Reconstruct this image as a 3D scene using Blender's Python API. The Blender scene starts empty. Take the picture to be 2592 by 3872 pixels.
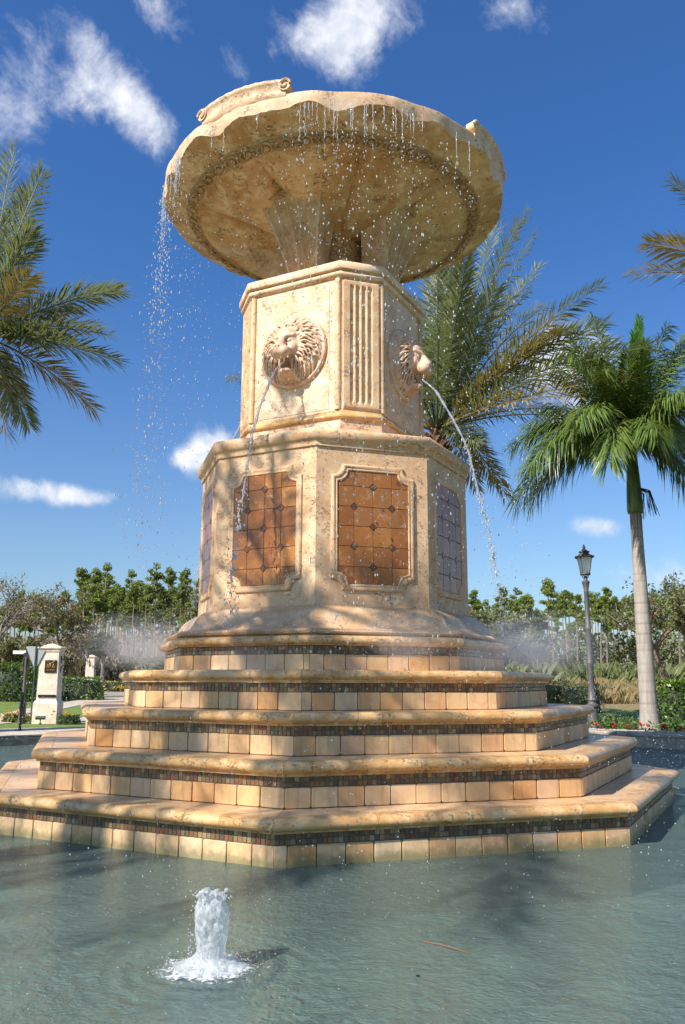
import bpy, math, random
import numpy as np
from mathutils import Vector, Matrix

# ------------------------------------------------------------------ camera, light, exposure
SC = bpy.context.scene
COL = SC.collection
CAM_D, CAM_Z = 12.934, 1.653
PITCH, YAW, ROLL = 0.2005, 0.0128, -0.004
cam = bpy.data.cameras.new("camera"); camo = bpy.data.objects.new("camera", cam); COL.objects.link(camo)
cam.sensor_fit = 'VERTICAL'; cam.sensor_height = 23.6; cam.sensor_width = 15.8
cam.lens = 3152.5 / 3872 * 23.6
cam.clip_start = 0.05; cam.clip_end = 4000
camo.location = (0, -CAM_D, CAM_Z)
camo.rotation_euler = (Matrix.Rotation(-YAW, 3, 'Z') @ Matrix.Rotation(math.pi/2 + PITCH, 3, 'X') @ Matrix.Rotation(-ROLL, 3, 'Z')).to_euler()
SC.camera = camo

SUN_AZ, SUN_EL = math.radians(-48), math.radians(41)       # azimuth: 0 = behind the camera, + = right
SUN_DIR = Vector((math.sin(SUN_AZ)*math.cos(SUN_EL), -math.cos(SUN_AZ)*math.cos(SUN_EL), math.sin(SUN_EL)))
sun = bpy.data.lights.new("sun", 'SUN'); suno = bpy.data.objects.new("sun", sun); COL.objects.link(suno)
sun.energy = 4.4; sun.angle = math.radians(0.53); sun.color = (1.0, 0.93, 0.84)
suno.rotation_euler = SUN_DIR.to_track_quat('Z', 'Y').to_euler(); suno.location = (-20, -20, 30)

SC.view_settings.view_transform = 'Standard'; SC.view_settings.look = 'None'
SC.view_settings.exposure = 0.86; SC.view_settings.gamma = 1.0; SC.view_settings.use_curve_mapping = False
SC.cycles.use_denoising = True
SC.cycles.max_bounces = 6; SC.cycles.transparent_max_bounces = 16; SC.cycles.transmission_bounces = 6
SC.cycles.caustics_reflective = False; SC.cycles.caustics_refractive = False
SC.cycles.sample_clamp_indirect = 6.0
SC.cycles.use_adaptive_sampling = True; SC.cycles.adaptive_threshold = 0.025; SC.cycles.volume_bounces = 1

def pix_dir(px, py):
    """direction through a point of the photograph (2592 x 3872)"""
    v = Vector(((px-1296)/3152.5, -(py-1936)/3152.5, -1.0))
    return (camo.rotation_euler.to_matrix() @ v).normalized()
def at_depth(px, py, Y):
    d = pix_dir(px, py); t = (Y + CAM_D) / d.y
    return Vector((0, -CAM_D, CAM_Z)) + d*t

# ------------------------------------------------------------------ node helpers
class NT:
    def __init__(s, tree):
        s.t = tree; s.n = tree.nodes; s.l = tree.links
    def node(s, typ, **kw):
        n = s.n.new(typ)
        for k, v in kw.items():
            if k.startswith('i_'):
                n.inputs[int(k[2:]) if k[2:].isdigit() else k[2:].replace('_', ' ')].default_value = v
            else: setattr(n, k, v)
        return n
    def link(s, a, b): s.l.new(a, b)
    def val(s, x, sock):
        if hasattr(x, 'is_linked') or hasattr(x, 'links'): s.l.new(x, sock)
        else: sock.default_value = x
    def math(s, op, a, b=0.0, c=None, clamp=False):
        n = s.n.new('ShaderNodeMath'); n.operation = op; n.use_clamp = clamp
        s.val(a, n.inputs[0]); s.val(b, n.inputs[1])
        if c is not None: s.val(c, n.inputs[2])
        return n.outputs[0]
    def vmath(s, op, a, b=None, scale=None):
        n = s.n.new('ShaderNodeVectorMath'); n.operation = op
        s.val(a, n.inputs[0])
        if b is not None: s.val(b, n.inputs[1])
        if scale is not None: s.val(scale, n.inputs['Scale'])
        return n.outputs[1] if op in ('DOT_PRODUCT', 'LENGTH', 'DISTANCE') else n.outputs[0]
    def noise(s, vec, scale, detail=4, rough=.55, dist=0.0):
        n = s.n.new('ShaderNodeTexNoise'); n.inputs['Scale'].default_value = scale
        n.inputs['Detail'].default_value = detail; n.inputs['Roughness'].default_value = rough
        n.inputs['Distortion'].default_value = dist
        if vec is not None: s.l.new(vec, n.inputs['Vector'])
        return n.outputs[0]
    def ramp(s, fac, stops, interp='LINEAR'):
        n = s.n.new('ShaderNodeValToRGB'); cr = n.color_ramp; cr.interpolation = interp
        while len(cr.elements) < len(stops): cr.elements.new(0.5)
        for e, (p, c) in zip(cr.elements, stops):
            e.position = p; e.color = (*c, 1) if len(c) == 3 else c
        s.val(fac, n.inputs[0]); return n.outputs[0]
    def mix(s, fac, a, b, mode='MIX'):
        n = s.n.new('ShaderNodeMix'); n.data_type = 'RGBA'; n.blend_type = mode
        s.val(fac, n.inputs[0])
        for x, k in ((a, 6), (b, 7)):
            if isinstance(x, tuple): n.inputs[k].default_value = (*x, 1)
            else: s.l.new(x, n.inputs[k])
        return n.outputs[2]
    def smooth(s, x, lo, hi):
        n = s.n.new('ShaderNodeMapRange'); n.interpolation_type = 'SMOOTHSTEP'
        s.val(x, n.inputs[0]); n.inputs[1].default_value = lo; n.inputs[2].default_value = hi
        return n.outputs[0]

def new_mat(name):
    m = bpy.data.materials.new(name); m.use_nodes = True
    t = NT(m.node_tree); t.n.clear()
    out = t.node('ShaderNodeOutputMaterial')
    return m, t, out
def coords(t, spread=7.0):
    """object coordinates shifted by a random amount for each object"""
    tc = t.node('ShaderNodeTexCoord'); oi = t.node('ShaderNodeObjectInfo')
    v = t.vmath('MULTIPLY', oi.outputs['Random'], (spread, spread*1.7, spread*.6))
    return t.vmath('ADD', tc.outputs['Object'], v), oi
def bsdf(t, out, col, rough, spec=.5, **kw):
    b = t.node('ShaderNodeBsdfPrincipled')
    for x, k in ((col, 'Base Color'), (rough, 'Roughness')):
        if isinstance(x, tuple): b.inputs[k].default_value = (*x, 1)
        else: t.val(x, b.inputs[k])
    b.inputs['Specular IOR Level'].default_value = spec
    for k, v in kw.items(): t.val(v, b.inputs[k.replace('_', ' ')])
    t.link(b.outputs[0], out.inputs[0]); return b
def bump(t, b, h, strength=.3, dist=.01):
    n = t.node('ShaderNodeBump'); n.inputs['Strength'].default_value = strength; n.inputs['Distance'].default_value = dist
    t.link(h, n.inputs['Height']); t.link(n.outputs[0], b.inputs['Normal'])

# ------------------------------------------------------------------ sky with clouds
W = bpy.data.worlds.new("World"); SC.world = W; W.use_nodes = True
W.cycles.sampling_method = 'MANUAL'; W.cycles.sample_map_resolution = 256
t = NT(W.node_tree); t.n.clear()
wout = t.node('ShaderNodeOutputWorld'); bg = t.node('ShaderNodeBackground'); bg.inputs[1].default_value = 0.080
sky = t.node('ShaderNodeTexSky'); sky.sky_type = 'NISHITA'; sky.sun_disc = False
sky.sun_elevation = SUN_EL; sky.sun_rotation = math.atan2(SUN_DIR.x, SUN_DIR.y)
sky.altitude = 0; sky.air_density = 1.0; sky.dust_density = 1.2; sky.ozone_density = 3.0
tc = t.node('ShaderNodeTexCoord'); D = t.vmath('NORMALIZE', tc.outputs['Generated'])
sep = t.node('ShaderNodeSeparateXYZ'); t.link(D, sep.inputs[0])
# deep polarised blue overhead, clearer towards the horizon, the same all round
gain = t.mix(t.smooth(sep.outputs['Z'], .0, .55), (0.86, 0.96, 1.04), (0.41, 0.77, 1.18))
skyc = t.mix(1.0, sky.outputs[0], gain, 'MULTIPLY')
# cloud deck: two noises on the direction, thickened where the clouds of the day stand
warp = t.noise(D, 5.0, 3, .5)
Dw = t.vmath('ADD', D, t.vmath('SCALE', t.vmath('SUBTRACT', warp, (.5, .5, .5)), scale=.06))
Ds = t.vmath('SUBTRACT', Dw, t.vmath('SCALE', (.55, .12, -.82), scale=t.math('MULTIPLY', t.vmath('DOT_PRODUCT', Dw, (.55, .12, -.82)), .62)))
n1 = t.noise(Ds, 12.0, 7, .68, .4); n2 = t.noise(Dw, 34.0, 5, .62, .2)
fb = t.math('ADD', t.math('MULTIPLY', n1, .75), t.math('MULTIPLY', n2, .25))
blobs = [ # px, py, half width px, half height px, weight, tilt
 (230, 200, 330, 120, .12, .45), (450, 340, 110, 190, .19, -.75), (330, 140, 55, 190, .13, -.6), (520, 420, 90, 150, .16, -.9), (40, 480, 130, 130, .26, .6), (80, 270, 200, 80, .15, .5),
 (1330, 40, 210, 130, .38, -.4), (1300, 180, 110, 110, .28, -.7), (560, 10, 130, 60, .30, .6), (880, 270, 170, 80, .16, .5), (1080, 130, 220, 90, .16, .3),
 (1960, 40, 170, 70, .22, .3), (160, 1858, 200, 50, .40, 0.), (330, 1885, 80, 30, .3, 0.), (785, 1715, 110, 85, .42, -.3), (690, 1740, 90, 30, .22, -.2),
 (2080, 1390, 230, 130, .40, .1), (2130, 1600, 150, 60, .30, 0.), (2262, 1990, 105, 42, .42, .1), (2560, 2170, 160, 90, .40, 0.), (250, 690, 120, 45, .10, .2)]
acc = None
for px, py, sx, sy, w, tilt in blobs:
    c = pix_dir(px, py); r = Vector((0, 0, 1)).cross(c).normalized() * -1; u = r.cross(c).normalized(); u = u if u.z > 0 else -u
    r2 = r*math.cos(tilt) + u*math.sin(-tilt); u2 = u*math.cos(tilt) + r*math.sin(tilt)
    a = t.math('MULTIPLY', t.vmath('DOT_PRODUCT', D, tuple(r2 - c*c.dot(r2))), 3152.5/sx)
    b = t.math('MULTIPLY', t.vmath('DOT_PRODUCT', D, tuple(u2 - c*c.dot(u2))), 3152.5/sy)
    e = t.math('EXPONENT', t.math('MULTIPLY', t.math('ADD', t.math('MULTIPLY', a, a), t.math('MULTIPLY', b, b)), -.8))
    e = t.math('MULTIPLY', e, t.math('MULTIPLY', t.math('GREATER_THAN', t.vmath('DOT_PRODUCT', D, tuple(c)), 0.0), w))
    acc = e if acc is None else t.math('ADD', acc, e)
rest = t.math('MULTIPLY', t.smooth(t.math('MULTIPLY', sep.outputs['Y'], -1.0), -.35, .3), .17)   # the same fair-weather cover behind the camera
dens = t.smooth(t.math('ADD', t.math('ADD', fb, acc), rest), .655, 1.02)
dens = t.math('MULTIPLY', dens, .86)
shade = t.smooth(n2, .3, .75)
cloudc = t.mix(shade, (5.4, 5.8, 6.6), (8.2, 8.2, 8.4))
t.link(t.mix(dens, skyc, cloudc), bg.inputs[0]); t.link(bg.outputs[0], wout.inputs[0])

# ------------------------------------------------------------------ mesh and scene helpers
def mk(name, verts, faces, mat, parent=None, smooth=True, angle=35, attr=None, mats=None, midx=None):
    me = bpy.data.meshes.new(name); me.from_pydata([tuple(v) for v in verts], [], faces)
    for m in (mats or [mat]): me.materials.append(m)
    if midx is not None: me.polygons.foreach_set('material_index', midx)
    if attr is not None:
        a = me.attributes.new('a', 'FLOAT', 'POINT'); a.data.foreach_set('value', np.asarray(attr, dtype=np.float32))
    if smooth:
        me.polygons.foreach_set('use_smooth', [True]*len(me.polygons)); me.set_sharp_from_angle(angle=math.radians(angle))
    me.update()
    return ob(name, me, parent)
def ob(name, me, parent=None, loc=(0, 0, 0), rz=0.0, scale=None, color=None):
    o = bpy.data.objects.new(name, me); COL.objects.link(o)
    if parent is not None: o.parent = parent
    o.location = loc; o.rotation_euler = (0, 0, rz)
    if scale: o.scale = scale
    if color: o.color = (*color, 1)
    return o
def thing(name, label, cat, loc=(0, 0, 0), rz=0.0, group=None):
    o = bpy.data.objects.new(name, None); COL.objects.link(o); o.empty_display_size = .3
    o.location = loc; o.rotation_euler = (0, 0, rz)
    return tag(o, label, cat, group)
def tag(o, label, cat=None, group=None, kind=None):
    if label: o['label'] = label
    if cat: o['category'] = cat
    if group: o['group'] = group
    if kind: o['kind'] = kind
    return o
def structure(o): o['kind'] = 'structure'; return o

class MB:
    def __init__(s): s.v = []; s.f = []; s.a = []; s.m = []
    def add(s, verts, faces, a=0.0, mi=0):
        k = len(s.v); s.v += [tuple(p) for p in verts]; s.f += [tuple(i+k for i in f) for f in faces]
        s.a += ([a]*len(verts) if np.isscalar(a) else list(a)); s.m += [mi]*len(faces)
    def box(s, c, d, rz=0.0, a=0.0, mi=0):
        x, y, z = d[0]/2, d[1]/2, d[2]/2; ca, sa = math.cos(rz), math.sin(rz)
        vs = [(c[0]+ca*i*x-sa*j*y, c[1]+sa*i*x+ca*j*y, c[2]+k*z) for k in (-1, 1) for j in (-1, 1) for i in (-1, 1)]
        s.add(vs, [(0, 2, 3, 1), (4, 5, 7, 6), (0, 1, 5, 4), (2, 6, 7, 3), (0, 4, 6, 2), (1, 3, 7, 5)], a, mi)
    def tube(s, pts, rad, n=8, a=0.0, mi=0, cap=True):
        pts = [Vector(p) for p in pts]; rad = [rad]*len(pts) if np.isscalar(rad) else rad
        vs = []; up = Vector((0, 0, 1))
        for i, p in enumerate(pts):
            d = (pts[min(i+1, len(pts)-1)] - pts[max(i-1, 0)]).normalized()
            x = d.cross(up if abs(d.z) < .95 else Vector((1, 0, 0))).normalized(); y = d.cross(x)
            if i and x.dot(px_) < 0: x, y = -x, -y
            px_ = x
            vs += [p + (x*math.cos(2*math.pi*k/n) + y*math.sin(2*math.pi*k/n))*rad[i] for k in range(n)]
        fs = [(i*n+k, i*n+(k+1) % n, (i+1)*n+(k+1) % n, (i+1)*n+k) for i in range(len(pts)-1) for k in range(n)]
        if cap: fs += [tuple(range(n))[::-1], tuple((len(pts)-1)*n+k for k in range(n))]
        s.add(vs, fs, a, mi)
    def lathe(s, prof, n=24, c=(0, 0, 0), a=0.0, mi=0, cap=True):
        vs = [(c[0]+r*math.cos(2*math.pi*k/n), c[1]+r*math.sin(2*math.pi*k/n), c[2]+z) for r, z in prof for k in range(n)]
        m = len(prof)
        fs = [(i*n+k, i*n+(k+1) % n, (i+1)*n+(k+1) % n, (i+1)*n+k) for i in range(m-1) for k in range(n)]
        if cap: fs += [tuple(range(n))[::-1], tuple((m-1)*n+k for k in range(n))]
        s.add(vs, fs, a, mi)
    def build(s, name, mat, parent=None, smooth=True, angle=35, attr=False, mats=None):
        return mk(name, s.v, s.f, mat, parent, smooth, angle, s.a if attr else None, mats, s.m if mats else None)

def surface_nets(F, org, h):
    """closed surface where the field F (numpy grid) crosses zero; inside is negative"""
    nx, ny, nz = F.shape; ins = F < 0
    cnt = np.zeros((nx-1, ny-1, nz-1)); acc = np.zeros((nx-1, ny-1, nz-1, 3))
    co = [(i, j, k) for i in (0, 1) for j in (0, 1) for k in (0, 1)]
    sl = lambda c: tuple(slice(c[a], F.shape[a]-1+c[a]) for a in range(3))
    for A in co:
        for a in range(3):
            if A[a]: continue
            B = tuple(A[b]+(b == a) for b in range(3)); fa, fb_ = F[sl(A)], F[sl(B)]
            x = (fa < 0) != (fb_ < 0); tt = np.where(x, fa/np.where(x, fa-fb_, 1), 0)
            cnt += x
            for b in range(3): acc[..., b] += np.where(x, A[b] + (tt if b == a else 0), 0)
    act = cnt > 0; idx = -np.ones(cnt.shape, int); idx[act] = np.arange(act.sum())
    P = np.argwhere(act) + acc[act]/cnt[act][:, None]
    V = P*h + np.array(org); faces = []
    for a in range(3):
        b, c = (a+1) % 3, (a+2) % 3
        s0 = [slice(None)]*3; s1 = [slice(None)]*3; s0[a] = slice(0, -1); s1[a] = slice(1, None)
        x = ins[tuple(s0)] != ins[tuple(s1)]; q = np.argwhere(x)
        q = q[(q[:, b] > 0) & (q[:, c] > 0) & (q[:, b] < F.shape[b]-1) & (q[:, c] < F.shape[c]-1)]
        def id_(db, dc):
            r = q.copy(); r[:, b] -= db; r[:, c] -= dc; return idx[r[:, 0], r[:, 1], r[:, 2]]
        quad = np.stack([id_(1, 1), id_(0, 1), id_(0, 0), id_(1, 0)], 1)
        flip = ~ins[q[:, 0], q[:, 1], q[:, 2]]; quad[flip] = quad[flip][:, ::-1]
        faces.append(quad)
    return V, [tuple(map(int, f)) for f in np.concatenate(faces)]

class Field:
    """signed distance grid that smooth shapes are added to and cut from"""
    def __init__(s, lo, hi, h):
        s.lo = np.array(lo, float); s.h = h; n = np.ceil((np.array(hi)-s.lo)/h).astype(int)+1
        s.F = np.full(n, 1.0); s.n = n
    def win(s, lo, hi):
        a = np.maximum(((np.array(lo)-s.lo)/s.h).astype(int)-1, 0); b = np.minimum(((np.array(hi)-s.lo)/s.h).astype(int)+3, s.n)
        if (b <= a).any(): return None
        g = np.meshgrid(*[s.lo[k]+s.h*np.arange(a[k], b[k]) for k in range(3)], indexing='ij')
        return tuple(slice(a[k], b[k]) for k in range(3)), g
    def put(s, sl, d, k, cut=False):
        A = s.F[sl]
        if cut: A, d = -A, d
        hh = np.clip(.5+.5*(d-A)/k, 0, 1); r = d*(1-hh)+A*hh - k*hh*(1-hh)
        s.F[sl] = -r if cut else r
    def ell(s, c, r, k=.03, cut=False):
        w = s.win([c[i]-r[i]-2*k for i in range(3)], [c[i]+r[i]+2*k for i in range(3)])
        if not w: return
        q = np.sqrt(sum(((w[1][i]-c[i])/r[i])**2 for i in range(3))); s.put(w[0], (q-1)*min(r), k, cut)
    def cap(s, p, q, r0, r1, k=.02, cut=False):
        p, q = np.array(p, float), np.array(q, float); R = max(r0, r1)+2*k
        w = s.win(np.minimum(p, q)-R, np.maximum(p, q)+R)
        if not w: return
        d = q-p; L = d@d+1e-12; g = w[1]
        u = np.clip(sum((g[i]-p[i])*d[i] for i in range(3))/L, 0, 1)
        dist = np.sqrt(sum((g[i]-p[i]-u*d[i])**2 for i in range(3))) - (r0+(r1-r0)*u)
        s.put(w[0], dist, k, cut)
    def mesh(s): return surface_nets(s.F, s.lo, s.h)
# ------------------------------------------------------------------ materials
def stone_mat(name, base, light, dark, pit=.5, stain=.4, rough=.62, scale=1.0, orange=(.50, .26, .085), pitdark=(.13, .085, .045)):
    m, t, out = new_mat(name); v, oi = coords(t)
    big = t.noise(v, .9*scale, 5, .6, .6); mid = t.noise(v, 4.5*scale, 5, .6, .4); fine = t.noise(v, 38*scale, 3, .6)
    c = t.mix(t.smooth(big, .35, .68), dark, base); c = t.mix(t.smooth(mid, .4, .75), c, light)
    st = t.math('MULTIPLY', t.smooth(t.noise(v, 1.7*scale, 6, .65, 1.0), .52, .72), stain)
    c = t.mix(st, c, orange)
    sk = t.math('MULTIPLY', t.smooth(t.noise(t.vmath('MULTIPLY', v, (6, 6, .55)), 1.5, 4, .65), .5, .75), .35); c = t.mix(sk, c, dark)
    vs = t.vmath('MULTIPLY', v, (1, 1, 1.35)); pn = t.noise(vs, 21*scale, 4, .72, .5); patch = t.noise(v, 2.6*scale, 3, .6)
    pits = t.math('MULTIPLY', t.smooth(t.math('ADD', pn, t.math('MULTIPLY', t.math('SUBTRACT', patch, .5), .5)), .575, .645), pit)
    c = t.mix(pits, c, pitdark); c = t.mix(.16, c, t.ramp(fine, [(0, (.25, .17, .1)), (1, (1, .92, .78))]), 'OVERLAY')
    b = bsdf(t, out, c, t.math('ADD', t.math('MULTIPLY', mid, .25), rough-.15), .35)
    h = t.math('SUBTRACT', t.math('MULTIPLY', fine, .25), pits); bump(t, b, h, .55, .012)
    return m
M = {}
M['stone'] = stone_mat('travertine', (.645, .415, .245), (.735, .535, .345), (.57, .34, .185), .6, .14)
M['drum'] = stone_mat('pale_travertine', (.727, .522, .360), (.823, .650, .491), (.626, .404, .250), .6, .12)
M['coping'] = stone_mat('golden_travertine', (.626, .384, .172), (.727, .502, .272), (.474, .266, .094), .75, .35, .36, 1.5)
M['bowl'] = stone_mat('stained_travertine', (.72, .455, .245), (.84, .635, .43), (.50, .275, .12), .7, .7, .55)
M['bracket'] = stone_mat('grey_travertine', (.60, .42, .265), (.70, .54, .37), (.47, .30, .17), .6, .2, .65)
M['lip'] = stone_mat('bleached_travertine', (.666, .468, .313), (.767, .591, .438), (.556, .345, .198), .6, .2, .6)
M['ring'] = stone_mat('dark_travertine', (.52, .335, .185), (.62, .44, .27), (.38, .235, .12), .7, .4, .7)
M['flare'] = stone_mat('wet_travertine', (.56, .365, .215), (.66, .475, .30), (.46, .285, .15), .3, .3, .4)
M['lion'] = stone_mat('pink_terracotta', (.68, .46, .335), (.76, .57, .44), (.56, .34, .22), .1, .18, .6, 1.6, (.58, .27, .09))
M['pillar'] = stone_mat('coral_stone', (.72, .62, .50), (.80, .72, .62), (.62, .50, .39), .25, .06, .7)
M['wall'] = stone_mat('cast_stone', (.30, .26, .21), (.40, .36, .30), (.2, .17, .13), .3, .1, .75)
M['paving'] = stone_mat('pale_paving', (.50, .43, .36), (.58, .52, .45), (.40, .33, .27), .2, .05, .8, .7)
M['road'] = stone_mat('grey_pavers', (.30, .28, .26), (.38, .36, .34), (.22, .2, .18), .2, .0, .8, .6)

def tile_mat(name, stops, rough, pit=.2, wet=0.0, grain=1.0, algae=False):
    m, t, out = new_mat(name); v, oi = coords(t, 23.0)
    c = t.ramp(oi.outputs['Random'], stops)
    big = t.noise(v, 4.0, 5, .6, .8); c = t.mix(t.math('MULTIPLY', t.smooth(big, .4, .72), .55*grain), c, t.mix(.5, c, (.32, .13, .03)))
    mid = t.noise(v, 13.0, 4, .6, .3); c = t.mix(t.math('MULTIPLY', t.smooth(mid, .52, .8), .5), c, t.mix(.6, c, (.80, .68, .50)))
    pn = t.noise(v, 45, 3, .7); pits = t.math('MULTIPLY', t.smooth(pn, .66, .74), pit); c = t.mix(pits, c, (.14, .09, .05))
    st = t.math('MULTIPLY', t.smooth(t.noise(t.vmath('MULTIPLY', v, (11, 11, .9)), 1.6, 4, .6), .5, .72), .38); c = t.mix(st, c, t.mix(.75, c, (.17, .10, .045)))
    if algae:
        gp = t.node('ShaderNodeNewGeometry'); sz_ = t.node('ShaderNodeSeparateXYZ'); t.link(gp.outputs['Position'], sz_.inputs[0])
        al = t.math('MULTIPLY', t.math('SUBTRACT', 1.0, t.smooth(t.math('ADD', sz_.outputs['Z'], t.math('MULTIPLY', t.math('SUBTRACT', mid, .5), .16)), .02, .13)), .75); c = t.mix(al, c, (.17, .16, .07))
    b = bsdf(t, out, c, t.math('ADD', rough, t.math('MULTIPLY', mid, .2)), .4)
    bump(t, b, t.math('SUBTRACT', t.math('MULTIPLY', mid, .5), pits), .3, .006); return m
M['tile'] = tile_mat('riser_tile', [(0, (.626, .414, .209)), (.3, (.707, .483, .261)), (.55, (.626, .364, .151)), (.75, (.727, .522, .313)), (.88, (.575, .286, .094)), (1, (.666, .453, .282))], .38, algae=True)
M['tread'] = tile_mat('tread_tile', [(0, (.626, .404, .214)), (.5, (.707, .483, .276)), (1, (.606, .374, .188))], .22)
M['panel'] = tile_mat('glazed_panel_tile', [(0, (.27, .088, .016)), (.35, (.34, .125, .026)), (.65, (.23, .07, .014)), (.85, (.32, .13, .035)), (1, (.42, .165, .032))], .10, .06)
M['diamond'] = tile_mat('diamond_tile', [(0, (.065, .028, .016)), (1, (.11, .045, .026))], .12, .05)
def plain(name, col, rough=.5, metal=0.0, var=.15, scale=8.0, spec=.5, bmp=.0):
    m, t, out = new_mat(name); v, oi = coords(t)
    n = t.noise(v, scale, 5, .6); c = t.mix(t.math('MULTIPLY', t.smooth(n, .3, .75), var*2), col, tuple(x*.45 for x in col))
    b = bsdf(t, out, c, t.math('ADD', rough-.08, t.math('MULTIPLY', n, .16)), spec, Metallic=metal)
    if bmp: bump(t, b, n, bmp, .02)
    return m
M['grout'] = plain('grout', (.20, .165, .125), .9, 0, .2, 20)
M['grout_dark'] = plain('dark_grout', (.085, .07, .055), .8, 0, .2, 20)
def mosaic_mat(name, attr):
    m, t, out = new_mat(name); v, oi = coords(t, 31.0)
    if attr:
        a = t.node('ShaderNodeAttribute'); a.attribute_name = 'a'; f = a.outputs['Fac']
    else: f = oi.outputs['Random']
    pal = [(.09, .045, .018), (.18, .11, .045), (.36, .25, .12), (.12, .08, .035), (.21, .06, .022), (.035, .03, .022), (.42, .32, .17), (.15, .13, .075), (.28, .12, .03), (.11, .06, .025), (.05, .06, .05), (.20, .095, .035), (.08, .055, .028), (.13, .08, .03), (.22, .16, .075), (.15, .025, .022)]
    c = t.ramp(f, [(i/len(pal), p) for i, p in enumerate(pal)], 'CONSTANT')
    c = t.mix(.22, c, (.17, .11, .055)); c = t.mix(t.math('MULTIPLY', t.noise(v, 30, 3), .5), c, t.mix(.5, c, (.4, .3, .18)))
    bsdf(t, out, c, .34, .4); return m
M['mosaic'] = mosaic_mat('glass_mosaic', False); M['mosaic_all'] = mosaic_mat('glass_mosaic_field', True)

def leaf_mat(name, stops, tip=None, trans=.35, rough=.42, spec=.4):
    m, t, out = new_mat(name); tc = t.node('ShaderNodeTexCoord'); oi = t.node('ShaderNodeObjectInfo')
    a = t.node('ShaderNodeAttribute'); a.attribute_name = 'a'
    n = t.noise(tc.outputs['Object'], 1.3, 4, .6)
    f = t.math('ADD', t.math('MULTIPLY', t.math('FRACT', a.outputs['Fac']), .62), t.math('MULTIPLY', t.math('ADD', n, t.math('MULTIPLY', oi.outputs['Random'], .3)), .38))
    c = t.ramp(f, stops)
    if tip: c = t.mix(t.math('MULTIPLY', t.smooth(a.outputs['Fac'], 1.0, 2.0), .8), c, tip)
    b = t.node('ShaderNodeBsdfPrincipled'); t.link(c, b.inputs['Base Color']); b.inputs['Roughness'].default_value = rough; b.inputs['Specular IOR Level'].default_value = spec
    tr = t.node('ShaderNodeBsdfTranslucent'); t.link(t.mix(.35, c, (.30, .34, .03)), tr.inputs[0])
    mx = t.node('ShaderNodeMixShader'); mx.inputs[0].default_value = trans; t.link(b.outputs[0], mx.inputs[1]); t.link(tr.outputs[0], mx.inputs[2])
    t.link(mx.outputs[0], out.inputs[0]); return m
M['date'] = leaf_mat('date_frond', [(0, (.065, .085, .036)), (.5, (.155, .18, .085)), (1, (.29, .30, .155))], (.45, .34, .15), .35)
M['date_old'] = leaf_mat('old_date_frond', [(0, (.16, .11, .04)), (.5, (.30, .22, .085)), (1, (.46, .34, .15))], (.52, .37, .18), .25)
M['royal'] = leaf_mat('royal_frond', [(0, (.035, .08, .016)), (.5, (.11, .18, .036)), (1, (.25, .30, .08))], (.16, .18, .05), .3, .32, .6)
M['royal_new'] = leaf_mat('young_royal_frond', [(0, (.06, .20, .018)), (1, (.16, .36, .04))], None, .45)
M['pine'] = leaf_mat('pine_needles', [(0, (.085, .12, .025)), (.5, (.165, .215, .045)), (1, (.27, .31, .075))], None, .35, .6, .2)
M['oak'] = leaf_mat('small_leaf', [(0, (.07, .085, .03)), (.5, (.14, .16, .06)), (1, (.25, .25, .12))], None, .35, .5)
M['bare'] = leaf_mat('thin_winter_leaf', [(0, (.13, .105, .06)), (.5, (.20, .165, .095)), (1, (.28, .235, .14))], None, .25, .7, .2)
M['hedge'] = leaf_mat('hedge_leaf', [(0, (.022, .055, .010)), (.5, (.085, .165, .022)), (1, (.20, .30, .035))], None, .3, .4)
M['dark_hedge'] = leaf_mat('dark_shrub_leaf', [(0, (.020, .034, .014)), (.5, (.045, .065, .026)), (1, (.085, .105, .045))], None, .25, .5)
M['bed'] = leaf_mat('bed_leaf', [(0, (.03, .075, .014)), (.5, (.08, .16, .03)), (1, (.17, .26, .06))], None, .3, .4)
M['yellow_leaf'] = leaf_mat('yellow_leaf', [(0, (.12, .14, .02)), (.5, (.30, .28, .03)), (1, (.55, .42, .04))], None, .3, .5)
M['petal_red'] = leaf_mat('red_petal', [(0, (.35, .01, .012)), (1, (.65, .03, .03))], None, .3, .5)
M['petal_orange'] = leaf_mat('orange_petal', [(0, (.6, .22, .01)), (1, (.75, .42, .03))], None, .3, .5)
M['tan_grass'] = leaf_mat('dry_grass', [(0, (.17, .13, .055)), (.5, (.30, .235, .11)), (1, (.40, .30, .17))], None, .3, .7, .1)
M['palmetto'] = leaf_mat('palmetto_leaf', [(0, (.07, .10, .03)), (.5, (.14, .17, .06)), (1, (.24, .26, .11))], None, .3, .5)
M['bark'] = plain('pine_bark', (.26, .185, .14), .9, 0, .35, 6, .2, .4)
M['bark_grey'] = plain('grey_bark', (.27, .23, .19), .9, 0, .35, 6, .2, .4)
M['date_bark'] = plain('date_palm_bark', (.17, .095, .055), .95, 0, .4, 12, .15, .7)
M['iron'] = plain('dark_iron', (.045, .043, .042), .5, .3, .15, 12)
M['lamp_iron'] = plain('grey_painted_iron', (.105, .098, .092), .55, .2, .2, 12)
M['black'] = plain('black_paint', (.018, .018, .019), .45, 0, .1, 12)
M['bronze'] = plain('bronze_plaque', (.045, .022, .016), .4, .4, .2, 12)
M['gold'] = plain('gilding', (.62, .36, .12), .4, .5, .2, 20)
M['sign_back'] = plain('bare_aluminium', (.44, .45, .46), .45, .35, .08, 6)
M['green_post'] = plain('green_post_paint', (.035, .075, .04), .55, .1, .2, 15)
M['white_paint'] = plain('white_paint', (.72, .70, .66), .5, 0, .1, 10)
M['mulch'] = plain('mulch', (.11, .06, .035), .95, 0, .5, 30, .1, .8)
M['pebble'] = plain('pale_pebbles', (.48, .46, .43), .8, 0, .3, 30)
M['red_dark'] = plain('needle_red', (.26, .10, .045), .6, 0, .2, 30)

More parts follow.
